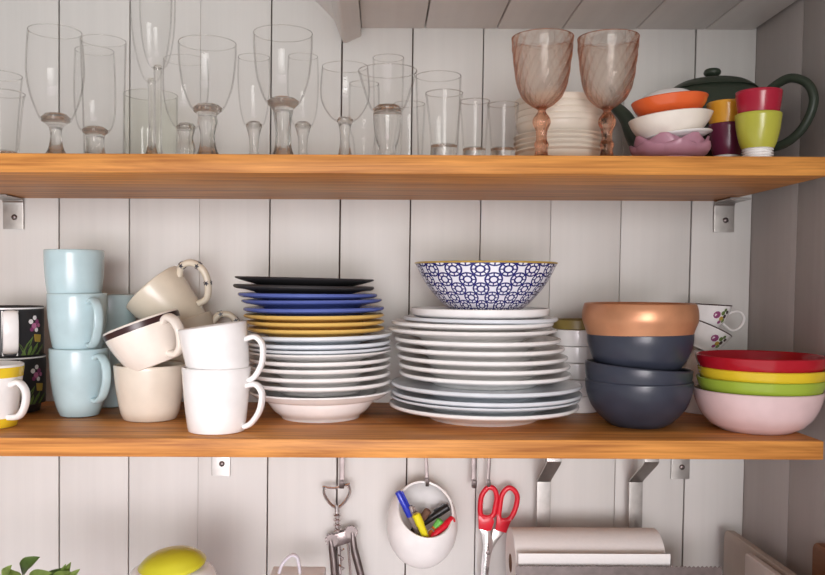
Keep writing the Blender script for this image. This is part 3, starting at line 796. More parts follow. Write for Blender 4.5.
for k, (nm, xl, xr, y, m, h, ft, tilt, lab) in enumerate(left):
    _, cx, Rr, zr, h, zb_ = info[k]
    if k == 0:
        pr = [(0, .003), (.046, .003), (.0475, 0), (.0515, 0), (.0525, .003)] + sm([(.0535, .004), (.062, .0105), (.069, .0195), (.0715, .0245)], 3) + \
             sm([(.073, .0258), (.083, .0275), (Rr - .003, h - .004)], 3) + [(Rr, h - .002), (Rr - .001, h)] + sm([(Rr - .004, h - .0003), (.08, h - .0045), (.0725, h - .0055), (.066, .016), (.055, .0075), (.04, .006)], 3) + [(0, .006)]
        o = build(nm, [(lathe(pr, 72), m)])
    else:
        t = (info[k + 1][5] - zb_) if k + 1 < len(info) else .006
        t = max(.0035, min(t - .0004, h - .002))
        o = build(nm, [(lathe(plate_prof(Rr, h, t, ft, min(.0055, max(.003, (t + .0004) * .52))), 72), m)])
    grp = {'w': 'white plates of the left stack', 'm': 'mustard plates', 'b': 'blue plates', 's': None}[nm[0]]
    if nm == 'black_plate': grp = 'black plates'
    tag(o, lab, 'plate', grp, (X_at(cx, Y1, zr), Y1, zb_), (0, R(tilt), 0))

Y2 = 1.125; s2 = Y2 / FPX
midst = [
    ('dinner_plate', 388.5, 577.5, 401.5, M_WHITE, None, 'lowest of the four wide white dinner plates'),
    ('dinner_plate', 390, 578.5, 394.5, M_WHITEB, .019, 'second from bottom of the four wide white dinner plates'),
    ('dinner_plate', 391, 580.3, 389.6, M_WHITEB, .019, 'third from bottom of the four wide white dinner plates'),
    ('dinner_plate', 390.5, 580.3, 381, M_WHITEB, .019, 'topmost of the four wide white dinner plates'),
    ('salad_plate', 399, 570, 370.7, M_WHITE, .017, 'white salad plate directly on the wide dinner plates'),
    ('salad_plate', 398, 569, 362.1, M_WHITE, .017, 'white salad plate second above the wide dinner plates'),
    ('salad_plate', 396.8, 566.5, 353.7, M_WHITE, .017, 'white salad plate third above the wide dinner plates'),
    ('salad_plate', 395, 563.5, 344.9, M_WHITE, .017, 'white salad plate fourth above the wide dinner plates'),
    ('salad_plate', 394, 560, 336.5, M_WHITE, .017, 'white salad plate fifth above the wide dinner plates'),
    ('salad_plate', 388, 556, 327.1, M_WHITE, .017, 'white salad plate sticking out furthest left, sixth above the dinner plates'),
    ('salad_plate', 391, 552.5, 320.5, M_WHITE, .017, 'white salad plate second below the straight-sided top plate'),
    ('salad_plate', 402, 557, 316, M_WHITEB, .0125, 'thin bluish-white plate directly under the straight-sided top plate'),
]
info = []
for nm, xl, xr, y, m, h, lab in midst:
    cx, hw = mid(xl, xr); zr = zpx(y, Y2)
    if h is None: h = zr - Z_LOW
    info.append((cx, hw * s2 * .998, zr, h, zr - h))
ztop = zpx(315.5, Y2) - .0008
for k, (nm, xl, xr, y, m, _, lab) in enumerate(midst):
    cx, Rr, zr, h, zb_ = info[k]
    nxt = info[k + 1][4] if k + 1 < len(info) else ztop - .001
    t = max(.0035, min(nxt - zb_ - .0004, h - .002))
    o = build(nm, [(lathe(plate_prof(Rr, h, t, .56 if nm[0] == 'd' else .6, min(.0056, max(.003, (t + .0004) * .52))), 80), m)])
    tag(o, lab, 'plate', 'wide white dinner plates' if nm[0] == 'd' else 'white salad plates', (X_at(cx, Y2, zr), Y2, zb_), (0, R(.2), 0))
# straight sided top plate
Rt = 69.3 * s2; ht = zpx(307.3, Y2) - ztop
o = build('rimmed_plate', [(lathe([(0, 0), (Rt - .012, 0)] + sm([(Rt - .008, .0004), (Rt - .0025, .003), (Rt - .0006, .0075), (Rt, ht - .001)], 3) + [(Rt - .001, ht), (Rt - .003, ht - .0004), (Rt - .005, .007), (Rt - .01, .0045), (0, .0045)], 80), M_WHITE)])
xt = X_at(479.8, Y2, ztop)
tag(o, 'straight-sided white plate on top of the middle stack, under the patterned bowl', 'plate', None, (xt, Y2, ztop))
# patterned bowl
def pattern_mat():
    m, nt, out = base_mat('blue_lattice_pattern')
    p = N(nt, 'ShaderNodeBsdfPrincipled', Roughness=.16)
    uv = N(nt, 'ShaderNodeUVMap'); sx = N(nt, 'ShaderNodeSeparateXYZ'); L(nt, uv.outputs['UV'], sx.inputs[0])
    U = mth(nt, 'MULTIPLY', sx.outputs['X'], 32.0); V = mth(nt, 'MULTIPLY', sx.outputs['Y'], 70.0)
    a = mth(nt, 'MULTIPLY', mth(nt, 'ADD', U, V), .5); b = mth(nt, 'MULTIPLY', mth(nt, 'SUBTRACT', U, V), .5)
    fa = mth(nt, 'SUBTRACT', mth(nt, 'FRACT', a), .5); fb = mth(nt, 'SUBTRACT', mth(nt, 'FRACT', b), .5)
    d = mth(nt, 'SQRT', mth(nt, 'ADD', mth(nt, 'MULTIPLY', fa, fa), mth(nt, 'MULTIPLY', fb, fb)))
    r1 = mth(nt, 'LESS_THAN', mth(nt, 'ABSOLUTE', mth(nt, 'SUBTRACT', d, .23)), .052)
    r2 = mth(nt, 'LESS_THAN', mth(nt, 'ABSOLUTE', mth(nt, 'SUBTRACT', d, .46)), .05)
    mn = mth(nt, 'MINIMUM', mth(nt, 'ABSOLUTE', mth(nt, 'ADD', fa, fb)), mth(nt, 'ABSOLUTE', mth(nt, 'SUBTRACT', fa, fb)))
    mn = mth(nt, 'MINIMUM', mn, mth(nt, 'MULTIPLY', mth(nt, 'MINIMUM', mth(nt, 'ABSOLUTE', fa), mth(nt, 'ABSOLUTE', fb)), 1.4))
    sp = mth(nt, 'MULTIPLY', mth(nt, 'LESS_THAN', mn, .055), mth(nt, 'MULTIPLY', mth(nt, 'GREATER_THAN', d, .24), mth(nt, 'LESS_THAN', d, .47)))
    f = mth(nt, 'MAXIMUM', mth(nt, 'MAXIMUM', r1, r2), sp)
    mx = N(nt, 'ShaderNodeMix'); mx.data_type = 'RGBA'
    L(nt, f, mx.inputs[0]); mx.inputs[6].default_value = lin((236, 236, 244)) + (1,); mx.inputs[7].default_value = lin((40, 42, 112)) + (1,)
    L(nt, mx.outputs[2], p.inputs['Base Color']); L(nt, p.outputs['BSDF'], out.inputs['Surface'])
    return m
M_PAT = pattern_mat()
zbw = ztop + .0047
zrim = zpx(262.8, Y2) - zbw
Rb = 71.6 * s2 * .985
b_out = sm([(.0405, .003), (.052, .0085), (.068, .025), (.081, .042), (Rb, zrim)], 5)
T = thing('patterned_bowl', 'white bowl with a blue lattice pattern and a thin ochre rim', 'bowl', (X_at(485.5, Y2, zbw + .05), Y2, zbw))
inn = [(r - .003, z + .0012) for r, z in b_out[3:-1]]
outer_bm = lathe([(0, .003)] + b_out, 96)
build('bowl_wall', [(outer_bm, M_PAT), (lathe([(Rb, zrim), (Rb - .003, zrim)] + inn[::-1] + [(0, .0075)], 96), M_WHITE)], T, fix=True)
r_o = build('rim_band', [(lathe([(Rb - .0004, zrim - .0012), (Rb + .0006, zrim - .0004), (Rb + .0002, zrim + .0009), (Rb - .0016, zrim + .0012), (Rb - .0034, zrim + .0002), (Rb - .0026, zrim - .0012)] + [(Rb - .0004, zrim - .0012)], 96), M_GOLD)], T)
build('foot_ring', [(lathe([(.034, .004), (.035, 0), (.038, 0), (.0395, .004)], 64), M_WHITE)], T)

# ------------------------------------------------------------------ dishes behind, navy bowls, copper bowl
Yr = 1.2
zd = Z_LOW; hd = (zpx(328, Yr) - Z_LOW) / 5
names = ['lowest', 'second from bottom', 'middle', 'fourth from bottom', 'topmost']
xdish = X_at(577, Yr, Z_LOW + .1)
for k in range(5):
    rr = .0345
    pr = [(0, .002), (rr - .007, .002), (rr - .006, 0), (rr - .003, 0), (rr - .0006, .0012), (rr, .004), (rr, hd - .001), (rr - .001, hd - .0002), (rr - .003, hd - .0006), (rr - .0036, .006), (0, .005)]
    o = build('ramekin', [(lathe(pr, 48), M_WHITE)])
    tag(o, names[k] + ' white straight-sided ramekin in the gap between dinner plates and navy bowls', 'ramekin', 'white ramekins behind the dinner plates', (xdish, Yr, zd + hd * k))
zo = zd + hd * 5
ho = zpx(318.2, Yr) - zo
o = build('olive_dish', [(lathe([(0, .001), (.03, .001), (.032, 0), (.0345, .001), (.0352, ho - .001), (.0342, ho), (.032, ho - .001), (.031, .004), (0, .004)], 48), M_OLIVE)])
tag(o, 'olive brown shallow dish on top of the white ramekins', 'dish', None, (xdish, Yr, zo))

Yn = 1.075; sn = Yn / FPX
xn = X_at(638.5, Yn, Z_LOW + .05)
hn = zpx(379, Yn) - Z_LOW
n_out = [(.034, 0), (.036, .0012)] + sm([(.043, .0055), (.053, .0150), (.0605, .0245), (.0655, .036), (.0683, .047), (.0688, hn)], 4)
n_out = [(r * .958, z) for r, z in n_out]
NG = 'navy glazed bowls'
def nb(label, z, tilt, dx=0, sc=1.0):
    o = build('navy_bowl', [(lathe(shell([(r * sc, zz_) for r, zz_ in n_out], .003, .005), 72), M_NAVY)])
    return tag(o, label, 'bowl', NG, (xn + dx, Yn, z), (0, R(tilt), 0))
nb('navy bowl standing on the shelf, bottom of the stack under the copper bowl', Z_LOW, 0)
nb('navy bowl tilted in the middle of the stack under the copper bowl', zpx(364.5, Yn) - hn, 4.5, -.0005 - hn * math.sin(R(4.5)))
nb('navy bowl directly under the copper bowl', zpx(332, Yn) - hn, 0, .0005, .99)
c_out = [(.036, 0), (.038, .0012)] + sm([(.048, .006), (.058, .016), (.0655, .028), (.0705, .042), (.0742, .053), (.0738, .065), (.0715, .073)], 4)
c_out = [(r * .955, z * (zpx(303, Yn) - zpx(332, Yn) + .034) / .073) for r, z in c_out]
hcop = c_out[-1][1]
o = build('copper_bowl', [(lathe(shell(c_out, .0035, .005), 72), M_COPPER)])
tag(o, 'copper-coloured glazed bowl on top of the navy bowls', 'bowl', None, (X_at(640, Yn, EYE), Yn, zpx(303, Yn) - hcop))

# right hand bowls
Yk = 1.046; sk = Yk / FPX
def color_bowl(label, px, Rr, h, z, mat, group):
    out = [(Rr * .56, 0), (Rr * .585, .0014)] + sm([(Rr * .72, h * .14), (Rr * .86, h * .38), (Rr * .955, h * .7), (Rr, h)], 4)
    o = build('glazed_bowl', [(lathe(shell(out, .0032, .005), 72), mat)])
    return tag(o, label, 'bowl', group, (X_at(px, Yk, z + h), Yk, z))
BG = 'bright bowls at the right end of the shelf'
hp = zpx(388, Yk) - Z_LOW
color_bowl('pale pink bowl at the bottom of the bright bowl stack', 757, .0752, hp, Z_LOW, M_PINK, BG)
color_bowl('lime green bowl nested in the pink bowl', 760, .0742, .036, zpx(376.3, Yk) - .036, M_LIME, BG)
color_bowl('yellow bowl between the red and the lime green bowls', 761.5, .0745, .036, zpx(366.3, Yk) - .036, M_YEL, BG)
color_bowl('red bowl on top of the bright bowl stack', 760.5, .0762, .036, zpx(354, Yk) - .036, M_RED, BG)

# floral tea cups on an upturned white bowl
Yt2 = 1.2
xc = X_at(711, Yt2, Z_LOW + .1)
zc0 = zpx(350, Yt2)
hu = zc0 - Z_LOW
o = build('upturned_bowl', [(xf(lathe(shell(sm([(.022, 0), (.024, .001), (.033, .02), (.041, .05), (.045, hu)], 4), .003, .005), 56), Matrix.Translation((0, 0, hu)) @ Matrix.Rotation(PI, 4, 'X')), M_WHITE)])
tag(o, 'white bowl turned upside down under the floral teacups', 'bowl', None, (xc, Yt2, Z_LOW + .0012))
Ht = .034
tea = [(.0145, 0), (.0150, .002)] + sm([(.0165, .004), (.0235, .012), (.0278, .023), (.0312, Ht)], 4)
def teacup(label, px, py, tilt, Y, phi, rz):
    ang = R(tilt); b = lean(px, py, ang, Ht, Y)
    T = thing('floral_teacup', label, 'cup', b, (0, ang, 0), 'floral teacups')
    parts = {}
    def add(m, bm): parts[m] = join(parts[m], bm) if m in parts else bm
    for base in (-76, 20):
        for du, dv, rr, mm in ((-.006, .0205, .0052, M_LILAC), (.003, .023, .0032, M_LEAFD), (.0075, .0185, .003, M_BROWN), (.002, .0155, .0032, M_GOLD), (.007, .0125, .003, M_LEAFD), (.006, .0275, .0024, M_LEAFD), (.001, .0105, .0026, M_LILAC), (.011, .0245, .0026, M_BROWN)):
            add(mm, patch(tea, R(base + 4), 0, disc(rr, 9, 1, 1, du, dv), .0004 + .0001 * (mm is M_GOLD)))
    body = lathe(shell(tea, .0018, .003), 64, lambda a, r, z: 1 + .012 * math.cos(16 * a) * (z / Ht))
    build('body', [(body, M_WHITE)] + [(b_, m_) for m_, b_ in parts.items()] + [(lathe([(.0312, Ht - .0008), (.0318, Ht - .0002), (.0314, Ht + .0008), (.0306, Ht + .0004)], 64), M_BROWN)], T)
    h = build('handle', [(sweep(cr_spline([(.0265, 0, .019), (.036, 0, .0255), (.0475, 0, .0255), (.0535, 0, .017), (.049, 0, .005), (.037, 0, -.001), (.0225, 0, .008)], 6), .0024, .0019, 10, (0, 1, 0)), M_WHITE)], T)
    h.rotation_euler = (0, 0, phi)
teacup('floral teacup tilted to the right, lower of the two beside the copper bowl', 710, 327.5, 25, Yt2, R(150), 0)
teacup('floral teacup with a looped handle, upper of the two beside the copper bowl', 708.5, 304.5, 3, Yt2 + .004, R(4), 0)

# ------------------------------------------------------------------ below the shelf
Z_UNDER = Z_LOW - THICK
def strap_hook(label, px, Y, zlow, w=.0028, dx=0.0, px2=None):
    x = X_at(px, Y, Z_UNDER - .05)
    x2 = X_at(px2, Y, zlow) if px2 else x
    L_ = Z_UNDER - zlow
    o = thing('hanging_hook', label, 'hook', (x, Y, Z_UNDER), group='steel hooks under the lower shelf')
    pts = [(0, 0, 0), ((x2 - x) * .4, 0, -L_ * .5), (x2 - x, 0, -L_ + .006), (x2 - x, -.003, -L_), (x2 - x, -.0075, -L_ - .0005), (x2 - x, -.010, -L_ + .005), (x2 - x, -.0105, -L_ + .010)]
    build('strap', [(sweep(cr_spline(pts, 5), w, .0009, 10, (1, 0, 0), power=4), M_DSTEEL)], o)
    build('screw_plate', [(box(-.006, .006, -.006, .006, -.0012, 0, .0004), M_DSTEEL)], o)
    return o
# egg-shaped pen pot
Yg = 1.205; sg = Yg / FPX
pc = at(422, 524.5, Yg)
ra, rz_ = 36 * sg, 43.5 * sg
eg = bmesh.new(); bmesh.ops.create_uvsphere(eg, u_segments=56, v_segments=36, radius=1)
xf(eg, Matrix.Diagonal((ra, ra, rz_, 1)))
p1, p2 = Vector((0, .16 * ra, .985 * rz_)), Vector((.0, -.97 * ra, -.03 * rz_))
d = (p2 - p1); nrm = (Vector((0, d.z, -d.y)).normalized() + Vector((.14, 0, 0))).normalized()
if nrm.z < 0: nrm = -nrm
bmesh.ops.bisect_plane(eg, geom=eg.verts[:] + eg.edges[:] + eg.faces[:], plane_co=p1, plane_no=nrm, clear_outer=True)
bmesh.ops.recalc_face_normals(eg, faces=eg.faces[:])
bmesh.ops.solidify(eg, geom=eg.faces[:], thickness=.0028)
o = build('pen_pot', [(eg, M_WHITE)])
tag(o, 'white egg-shaped pen pot hanging under the lower shelf', 'pen pot', None, pc)
strap_hook('steel hook holding the white pen pot', 425, Yg + .006, pc.z + rz_ * .92, .0026, px2=427)
def pen(name, label, head, tail, r, mat, capmat, cap=.28, clip=True):
    """head: visible end, tail: end inside the pot, both offsets from the pot centre in pot pixels (x, depth, up)"""
    h = Vector((head[0] * sg, head[1] * sg, -head[2] * sg)); t = Vector((tail[0] * sg, tail[1] * sg, -tail[2] * sg))
    ln = (h - t).length
    T = thing(name, label, 'pen', pc + t)
    T.rotation_mode = 'QUATERNION'; T.rotation_quaternion = (h - t).to_track_quat('Z', 'Y')
    z1 = ln * (1 - cap)
    build('barrel', [(lathe([(0, 0), (r * .3, .0), (r * .9, .008), (r * .95, z1), (0, z1)], 16), mat)], T)
    cp = lathe([(0, z1), (r * 1.08, z1), (r * 1.08, ln - .0015), (r * .8, ln), (0, ln)], 16)
    if clip: join(cp, box(-.0009, .0009, r * 1.05, r * 1.05 + .0022, z1 + .002, ln - .003, .0003))
    build('cap', [(cp, capmat)], T)
pen('ballpoint_pen', 'blue capped pen leaning out of the pen pot on the left', (-25, -14, -37), (4, -6, 24), .0042, M_GREYPL, M_BLUEPL, .42)
pen('ballpoint_pen', 'slim grey pen beside the blue pen in the pot', (-12, -12, -22), (4, -8, 26), .003, M_GREYPL, M_GREYPL, .4)
pen('felt_pen', 'slim dark brown pen between the grey pen and the yellow highlighter', (-7, -16, -17), (4, -12, 26), .0026, M_BLKPL, M_CARD, .5)
pen('highlighter', 'yellow highlighter in the middle of the pen pot', (-7.5, -24, -17.5), (8, -22, 18), .0056, M_YELPL, M_YELPL, .3, False)
pen('marker_pen', 'black marker lying across the back of the pen pot', (27, 2, -18), (-12, 4, 9), .0052, M_BLKPL, M_BLKPL, .35)
pen('pencil_stub', 'pink-brown pencil stub behind the yellow highlighter', (6, -4, -16), (-10, 2, 10), .005, M_CARD, M_CARD, .3, False)
pen('marker_pen', 'green capped pen right of the middle in the pen pot', (18, -15, -9), (2, -12, 16), .0052, M_ORPL, M_GREENPL, .3, False)
pen('marker_pen', 'red marker lying at the right lip of the pen pot', (30.5, -14, -10.5), (6, -26, 7), .005, M_REDPL, M_REDPL, .3, False)
kr = bmesh.new()
T = thing('keyring', 'small metal ring among the pens in the pot', 'ring', pc + Vector((7.5 * sg, -24 * sg, -2 * sg)))
build('ring', [(tube([(.0045 * math.cos(k * PI / 5), 0, .0062 * math.sin(k * PI / 5)) for k in range(10)], .0011, 8, 3, True), M_CHROME)], T)

# corkscrew
Yx = 1.235; sx_ = Yx / FPX
o0 = at(337, 510, Yx)
def P(px, py, dy=0): return at(px, py, Yx + dy) - o0
T = thing('corkscrew', 'steel winged corkscrew hanging below the shelf', 'corkscrew', o0)
loop = [P(325, 486.5), P(324, 492), P(327, 499), P(332, 505), P(337, 507), P(342, 504.5), P(347, 498), P(350, 491), P(348, 484.5)]
hd_ = sweep(cr_spline(loop, 5), .0032, .0026, 10, (0, 1, 0))
join(hd_, tube([P(322.5, 486.5), P(335, 487.8), P(350, 483.5)], .0022, 8))
join(hd_, tube([P(337, 505), P(337, 512)], .0042, 10))
build('opener_handle', [(hd_, M_CHROME)], T)
rod = tube([P(336.5, 505), P(338.5, 540), P(340, 575)], .0028, 10)
for k in range(5):
    q = P(337 + .12 * k, 514.5 + 5 * k)
    join(rod, tube([q + Vector((.0052 * math.cos(a), .0052 * math.sin(a), .0006 * math.sin(a))) for a in [2 * PI * j / 10 for j in range(10)]], .0013, 6, 2, True))
build('rack_rod', [(rod, M_CHROME)], T)
bod = bmesh.new()
hub = prism([((P(331, 538)).x, P(331, 538).z), (P(334, 533).x, P(334, 533).z), (P(349, 529).x, P(349, 529).z), (P(353, 533).x, P(353, 533).z), (P(351, 541).x, P(351, 541).z), (P(334, 547).x, P(334, 547).z)], -.006, .004, .0008)
build('gear_hub', [(hub, M_DSTEEL)], T)
fr = tube([P(333, 545), P(336, 590)], .0026, 8); join(fr, tube([P(348, 541), P(352, 590)], .0026, 8))
bell = lathe([(.0125, 0), (.0145, 0), (.0140, .012), (.0095, .017), (.008, .016), (.012, .011), (.0125, 0)], 28)
q = P(344, 602); join(fr, xf(bell, Matrix.Translation(q)))
build('frame', [(fr, M_CHROME)], T)
wm = []
for k in range(40):
    a = k * .75; q = P(341 + .1 * k * .35, 549 + k * 1.15); wm.append(q + Vector((.0038 * math.cos(a), .0038 * math.sin(a), 0)))
build('worm', [(sweep(wm, .0013, .0013, 6), M_CHROME)], T)
for side, pts in ((-1, [(330.5, 540), (332.5, 552), (334, 566), (335, 588), (333, 604)]), (1, [(352.5, 532), (354, 548), (357.5, 562), (362, 580), (366, 600)])):
    w = sweep(cr_spline([P(x, y, -.004) for x, y in pts], 5), .0028, .0042, 10, (0, 1, 0), taper=lambda t: 1 + .35 * math.sin(t * PI))
    c0 = P(*pts[0], -.004)
    g = bmesh.new(); vs = []
    for k in range(28):
        rr = .0105 if k % 2 else .0082
        vs.append((rr * math.cos(2 * PI * k / 28), rr * math.sin(2 * PI * k / 28)))
    gear = prism(vs, -.0022, .0022, 0)
    join(w, xf(gear, Matrix.Translation(c0 + Vector((.0022 * -side, 0, 0)))))
    build('lever', [(w, M_DSTEEL)], T)
strap_hook('double steel hook holding the corkscrew', 342, Yx + .004, at(343, 487, Yx).z, .0036)

# scissors
Yz = 1.235
o0 = at(489, 530, Yz)
T = thing('scissors', 'red-handled scissors hanging below the lower shelf', 'scissors', o0)
def loopring(cen_pts, sec=.0046):
    return sweep(cr_spline([P2(x, y) for x, y in cen_pts], 5, True), .0036, .0038, 10, (0, 1, 0), True)
def P2(px, py, dy=0): return at(px, py, Yz + dy) - o0
lh = loopring([(488, 487.5), (494, 489), (496.6, 496), (495.5, 506), (493, 515), (487, 517.5), (481, 515), (480.2, 506), (482, 495)])
pl = [P2(x, y) for x, y in ((478, 514), (484, 518), (492, 515.5), (494, 521), (491, 530), (486, 530.5), (478.5, 528.5))]
join(lh, prism([(v.x, v.z) for v in pl], -.0038, .0038, .001))
h1 = build('left_grip', [(lh, M_REDPL)], T)
h1.name = 'finger_grip'
rh = loopring([(508, 488), (514, 490), (517.3, 497), (515.5, 508), (510.5, 518), (504, 520.5), (499, 517.5), (499.8, 507), (502, 495)])
pl = [P2(x, y) for x, y in ((497.5, 513), (502, 520), (511, 518), (513, 515), (508, 527), (506, 532.5), (495, 529.5))]
join(rh, prism([(v.x, v.z) for v in pl], -.0038, .0038, .001))
join(rh, tube([P2(496.5, 504), P2(500, 503.5)], .0022, 8))
build('finger_grip', [(rh, M_REDPL)], T)
def blade(pts, y0, y1): 
    v = [P2(x, y) for x, y in pts]; return prism([(q.x, q.z) for q in v], y0, y1, .0003)
b1 = build('blade', [(blade([(479.5, 528), (490, 530), (492.5, 541), (493, 547), (490.5, 556), (489, 566), (486, 600), (481, 640), (480, 600), (481, 562), (483, 545), (481.5, 536)], -.0028, -.0006), M_CHROME)], T)
b2 = build('blade', [(blade([(493.5, 529), (505, 532), (500, 538), (495, 545), (490, 556), (486, 575), (483, 600), (480, 640), (478.5, 600), (481, 570), (484, 555), (491, 542)], .0004, .0026), M_STEEL)], T)
sc = xf(lathe([(0, 0), (.0034, 0), (.003, .0012), (0, .0016)], 20), Matrix.Translation(P2(487.8, 552) + Vector((0, -.0028, 0))) @ Matrix.Rotation(R(90), 4, 'X'))
build('pivot_screw', [(sc, M_DSTEEL)], T)
strap_hook('steel hook holding the red scissors', 490.5, Yz + .006, at(488, 486.5, Yz).z, .0026, px2=488)
strap_hook('empty steel hook left of the scissors', 474, Yz, at(474, 486, Yz).z, .0034)

# paper towel dispenser hung on two straps
Yh = 1.17
zc = at(512, 563, Yh).z; rr_ = zpx(530.5, Yh - .012) - zc
def towel_strap(label, px):
    x = X_at(px, 1.243, Z_LOW - .1)
    o = build('steel_strap', [(sweep([(0, 0, 0), (0, 0, -.046), (0, .004, -.05), (0, .066, -.086), (0, .071, -.091), (0, .0715, -.26)], .0102, .0011, 12, (1, 0, 0), power=10), M_STEEL)])
    return tag(o, label, 'strap', 'steel straps of the paper roll holder', (x, 1.172, Z_UNDER))
towel_strap('bent steel strap above the paper roll, nearer the scissors', 544)
towel_strap('bent steel strap above the paper roll, nearer the bracket with a screw', 636)
xl_, xr_ = X_at(510.5, Yh, zc), X_at(656, Yh, zc)
T = thing('paper_towel_roll', 'white paper towel roll in the holder under the shelf', 'paper roll', (xl_, Yh, zc))
roll = lathe([(.0125, 0), (rr_ - .001, 0), (rr_, .001), (rr_, xr_ - xl_ - .001), (rr_ - .001, xr_ - xl_), (.0125, xr_ - xl_), (.0125, 0)], 64)
build('roll', [(xf(roll, Matrix.Rotation(R(90), 4, 'Y')), M_PAPER)], T)
core = lathe([(.0112, -.0004), (.0127, -.0004), (.0127, xr_ - xl_ + .0004), (.0112, xr_ - xl_ + .0004), (.0112, -.0004)], 40)
c_ = build('core', [(xf(core, Matrix.Rotation(R(90), 4, 'Y')), M_CARD)], T)
# loose end of paper over the cutter bar
shp = [(-rr_ * math.sin(R(15 + 55)), rr_ * math.cos(R(15 + 55)))]
sheet = bmesh.new()
sp = cr_spline([(0, -rr_ - .0105, zpx(553, Yh - rr_ - .0105) - zc), (0, -rr_ - .010, -.005), (0, -rr_ - .008, -.03), (0, -rr_ * .8, -.05)], 5)
W = xr_ - xl_
for (a, b) in zip(sp[:-1], sp[1:]):
    v = [sheet.verts.new((.001, a.y - .0006, a.z + .0006)), sheet.verts.new((W - .001, a.y - .0006, a.z + .0006)), sheet.verts.new((W - .001, b.y - .0006, b.z)), sheet.verts.new((.001, b.y - .0006, b.z))]
    sheet.faces.new(v)
bmesh.ops.remove_doubles(sheet, verts=sheet.verts[:], dist=1e-5)
bmesh.ops.solidify(sheet, geom=sheet.faces[:], thickness=.0006)
build('loose_sheet', [(sheet, M_PAPER)], T)
# cutter bar with teeth
Yv = 1.098
zt = zpx(566.5, Yv)
xa, xb = X_at(516, Yv, zt), X_at(722, Yv, zt)
n = 48; w = (xb - xa)
prof = [(0, -.11), (0, 0)]
for k in range(n): prof += [(w * (k + .5) / n, .0022), (w * (k + 1) / n, 0)]
prof += [(w, -.11)]
T = thing('cutter_bar', 'dark steel cutter bar with a toothed edge in front of the paper roll', 'cutter bar', (xa, Yv, zt))
build('toothed_plate', [(prism(prof, 0, .0015, 0), M_DSTEEL)], T)
build('side_arm', [(box(w - .003, w, .0015, Y_BACK - Yv - .002, -.11, -.09, .0005), M_DSTEEL)], T)
build('side_arm', [(box(.0, .003, .0015, Y_BACK - Yv - .002, -.11, -.09, .0005), M_DSTEEL)], T)
build('spindle', [(xf(lathe([(0, 0), (.008, 0), (.008, xr_ - xl_ - .01), (0, xr_ - xl_ - .01)], 24), Matrix.Translation((xl_ - xa + .005, Yh - Yv, zc - zt)) @ Matrix.Rotation(R(90), 4, 'Y')), M_DSTEEL)], T)

# chopping boards along the right wall
def rbox_yz(x0, x1, y0, y1, z0, z1, rad):
    poly = []
    for cy, cz, a0 in ((y1 - rad, z1 - rad, 0), (y0 + rad, z1 - rad, 90), (y0 + rad, z0 + rad, 180), (y1 - rad, z0 + rad, 270)):
        for k in range(6):
            a = R(a0 + 18 * k); poly.append((cy + rad * math.cos(a), cz + rad * math.sin(a)))
    bm = prism(poly, x0, x1, .0008)
    return xf(bm, Matrix(((0, 1, 0, 0), (1, 0, 0, 0), (0, 0, 1, 0), (0, 0, 0, 1))))
def board(label, px, py, Y, depth, th, mat, rad):
    p = at(px, py, Y)
    o = build('chopping_board', [(rbox_yz(0, th, -depth, 0, 0, p.z - Z_WORK, rad), mat)])
    return tag(o, label, 'chopping board', 'chopping boards by the right wall', (p.x, Y, Z_WORK))
board('large beige chopping board standing on edge along the right wall', 724, 528, 1.236, .36, .010, M_BOARDG, .014)
board('smaller off-white chopping board leaning before the beige one', 745, 552, 1.13, .26, .008, M_BOARDW, .006)
board('brown wooden board at the right frame edge', 812.5, 540.5, 1.045, .26, .012, M_BOARDB, .012)

# basil plant
Yp_ = 1.0
T = thing('basil_plant', 'green basil plant peeping up at the lower left', 'plant', (X_at(38, Yp_, 1.2), Yp_, Z_WORK))
build('pot', [(lathe(shell([(.04, 0), (.044, .05), (.05, .1), (.054, .1), (.055, .12)], .004, .006), 40), M_TERRA)], T)
build('soil', [(lathe([(0, .104), (.047, .104), (.03, .109), (0, .11)], 24), M_CARD)], T)
o0 = Vector(T.location)
def leaf_bm(base, tip, width, cup=.25, roll=0):
    bm = bmesh.new(); base = Vector(base); tip = Vector(tip); d = tip - base; ln = d.length; d.normalize()
    side = d.cross(Vector((0, -1, .5))).normalized(); side = Matrix.Rotation(roll, 3, d) @ side; nv = side.cross(d)
    rows = []
    for i in range(9):
        u = i / 8; w = width * (math.sin(PI * u ** .8) ** .8 if 0 < u < 1 else 0) + .0003
        c = base + d * ln * u + nv * ln * .16 * math.sin(PI * u)
        rows.append([bm.verts.new(c + side * w * v + nv * (cup * w * v * v - .06 * w * math.sin(u * 18) * abs(v))) for v in (-1, -.6, -.2, 0, .2, .6, 1)])
    for i in range(8):
        for j in range(6): bm.faces.new([rows[i][j], rows[i][j + 1], rows[i + 1][j + 1], rows[i + 1][j]])
    bmesh.ops.solidify(bm, geom=bm.faces[:], thickness=.0005)
    return bm
def Q(px, py, dy=0): return at(px, py + 2, Yp_ + dy) - o0
st = bmesh.new()
tops = [(24, 574, 0), (34, 582, -.02), (12, 585, -.01), (68, 578, .01), (52, 590, .0), (44, 588, .02), (74, 590, -.015)]
for px, py, dy in tops:
    e = Q(px, py, dy); b = Vector((e.x * .35, dy * .3, .104))
    join(st, tube([b, (b + e) / 2 + Vector((random.uniform(-.006, .006), 0, 0)), e], .0016, 6, 4))
build('stems', [(st, M_STEM)], T)
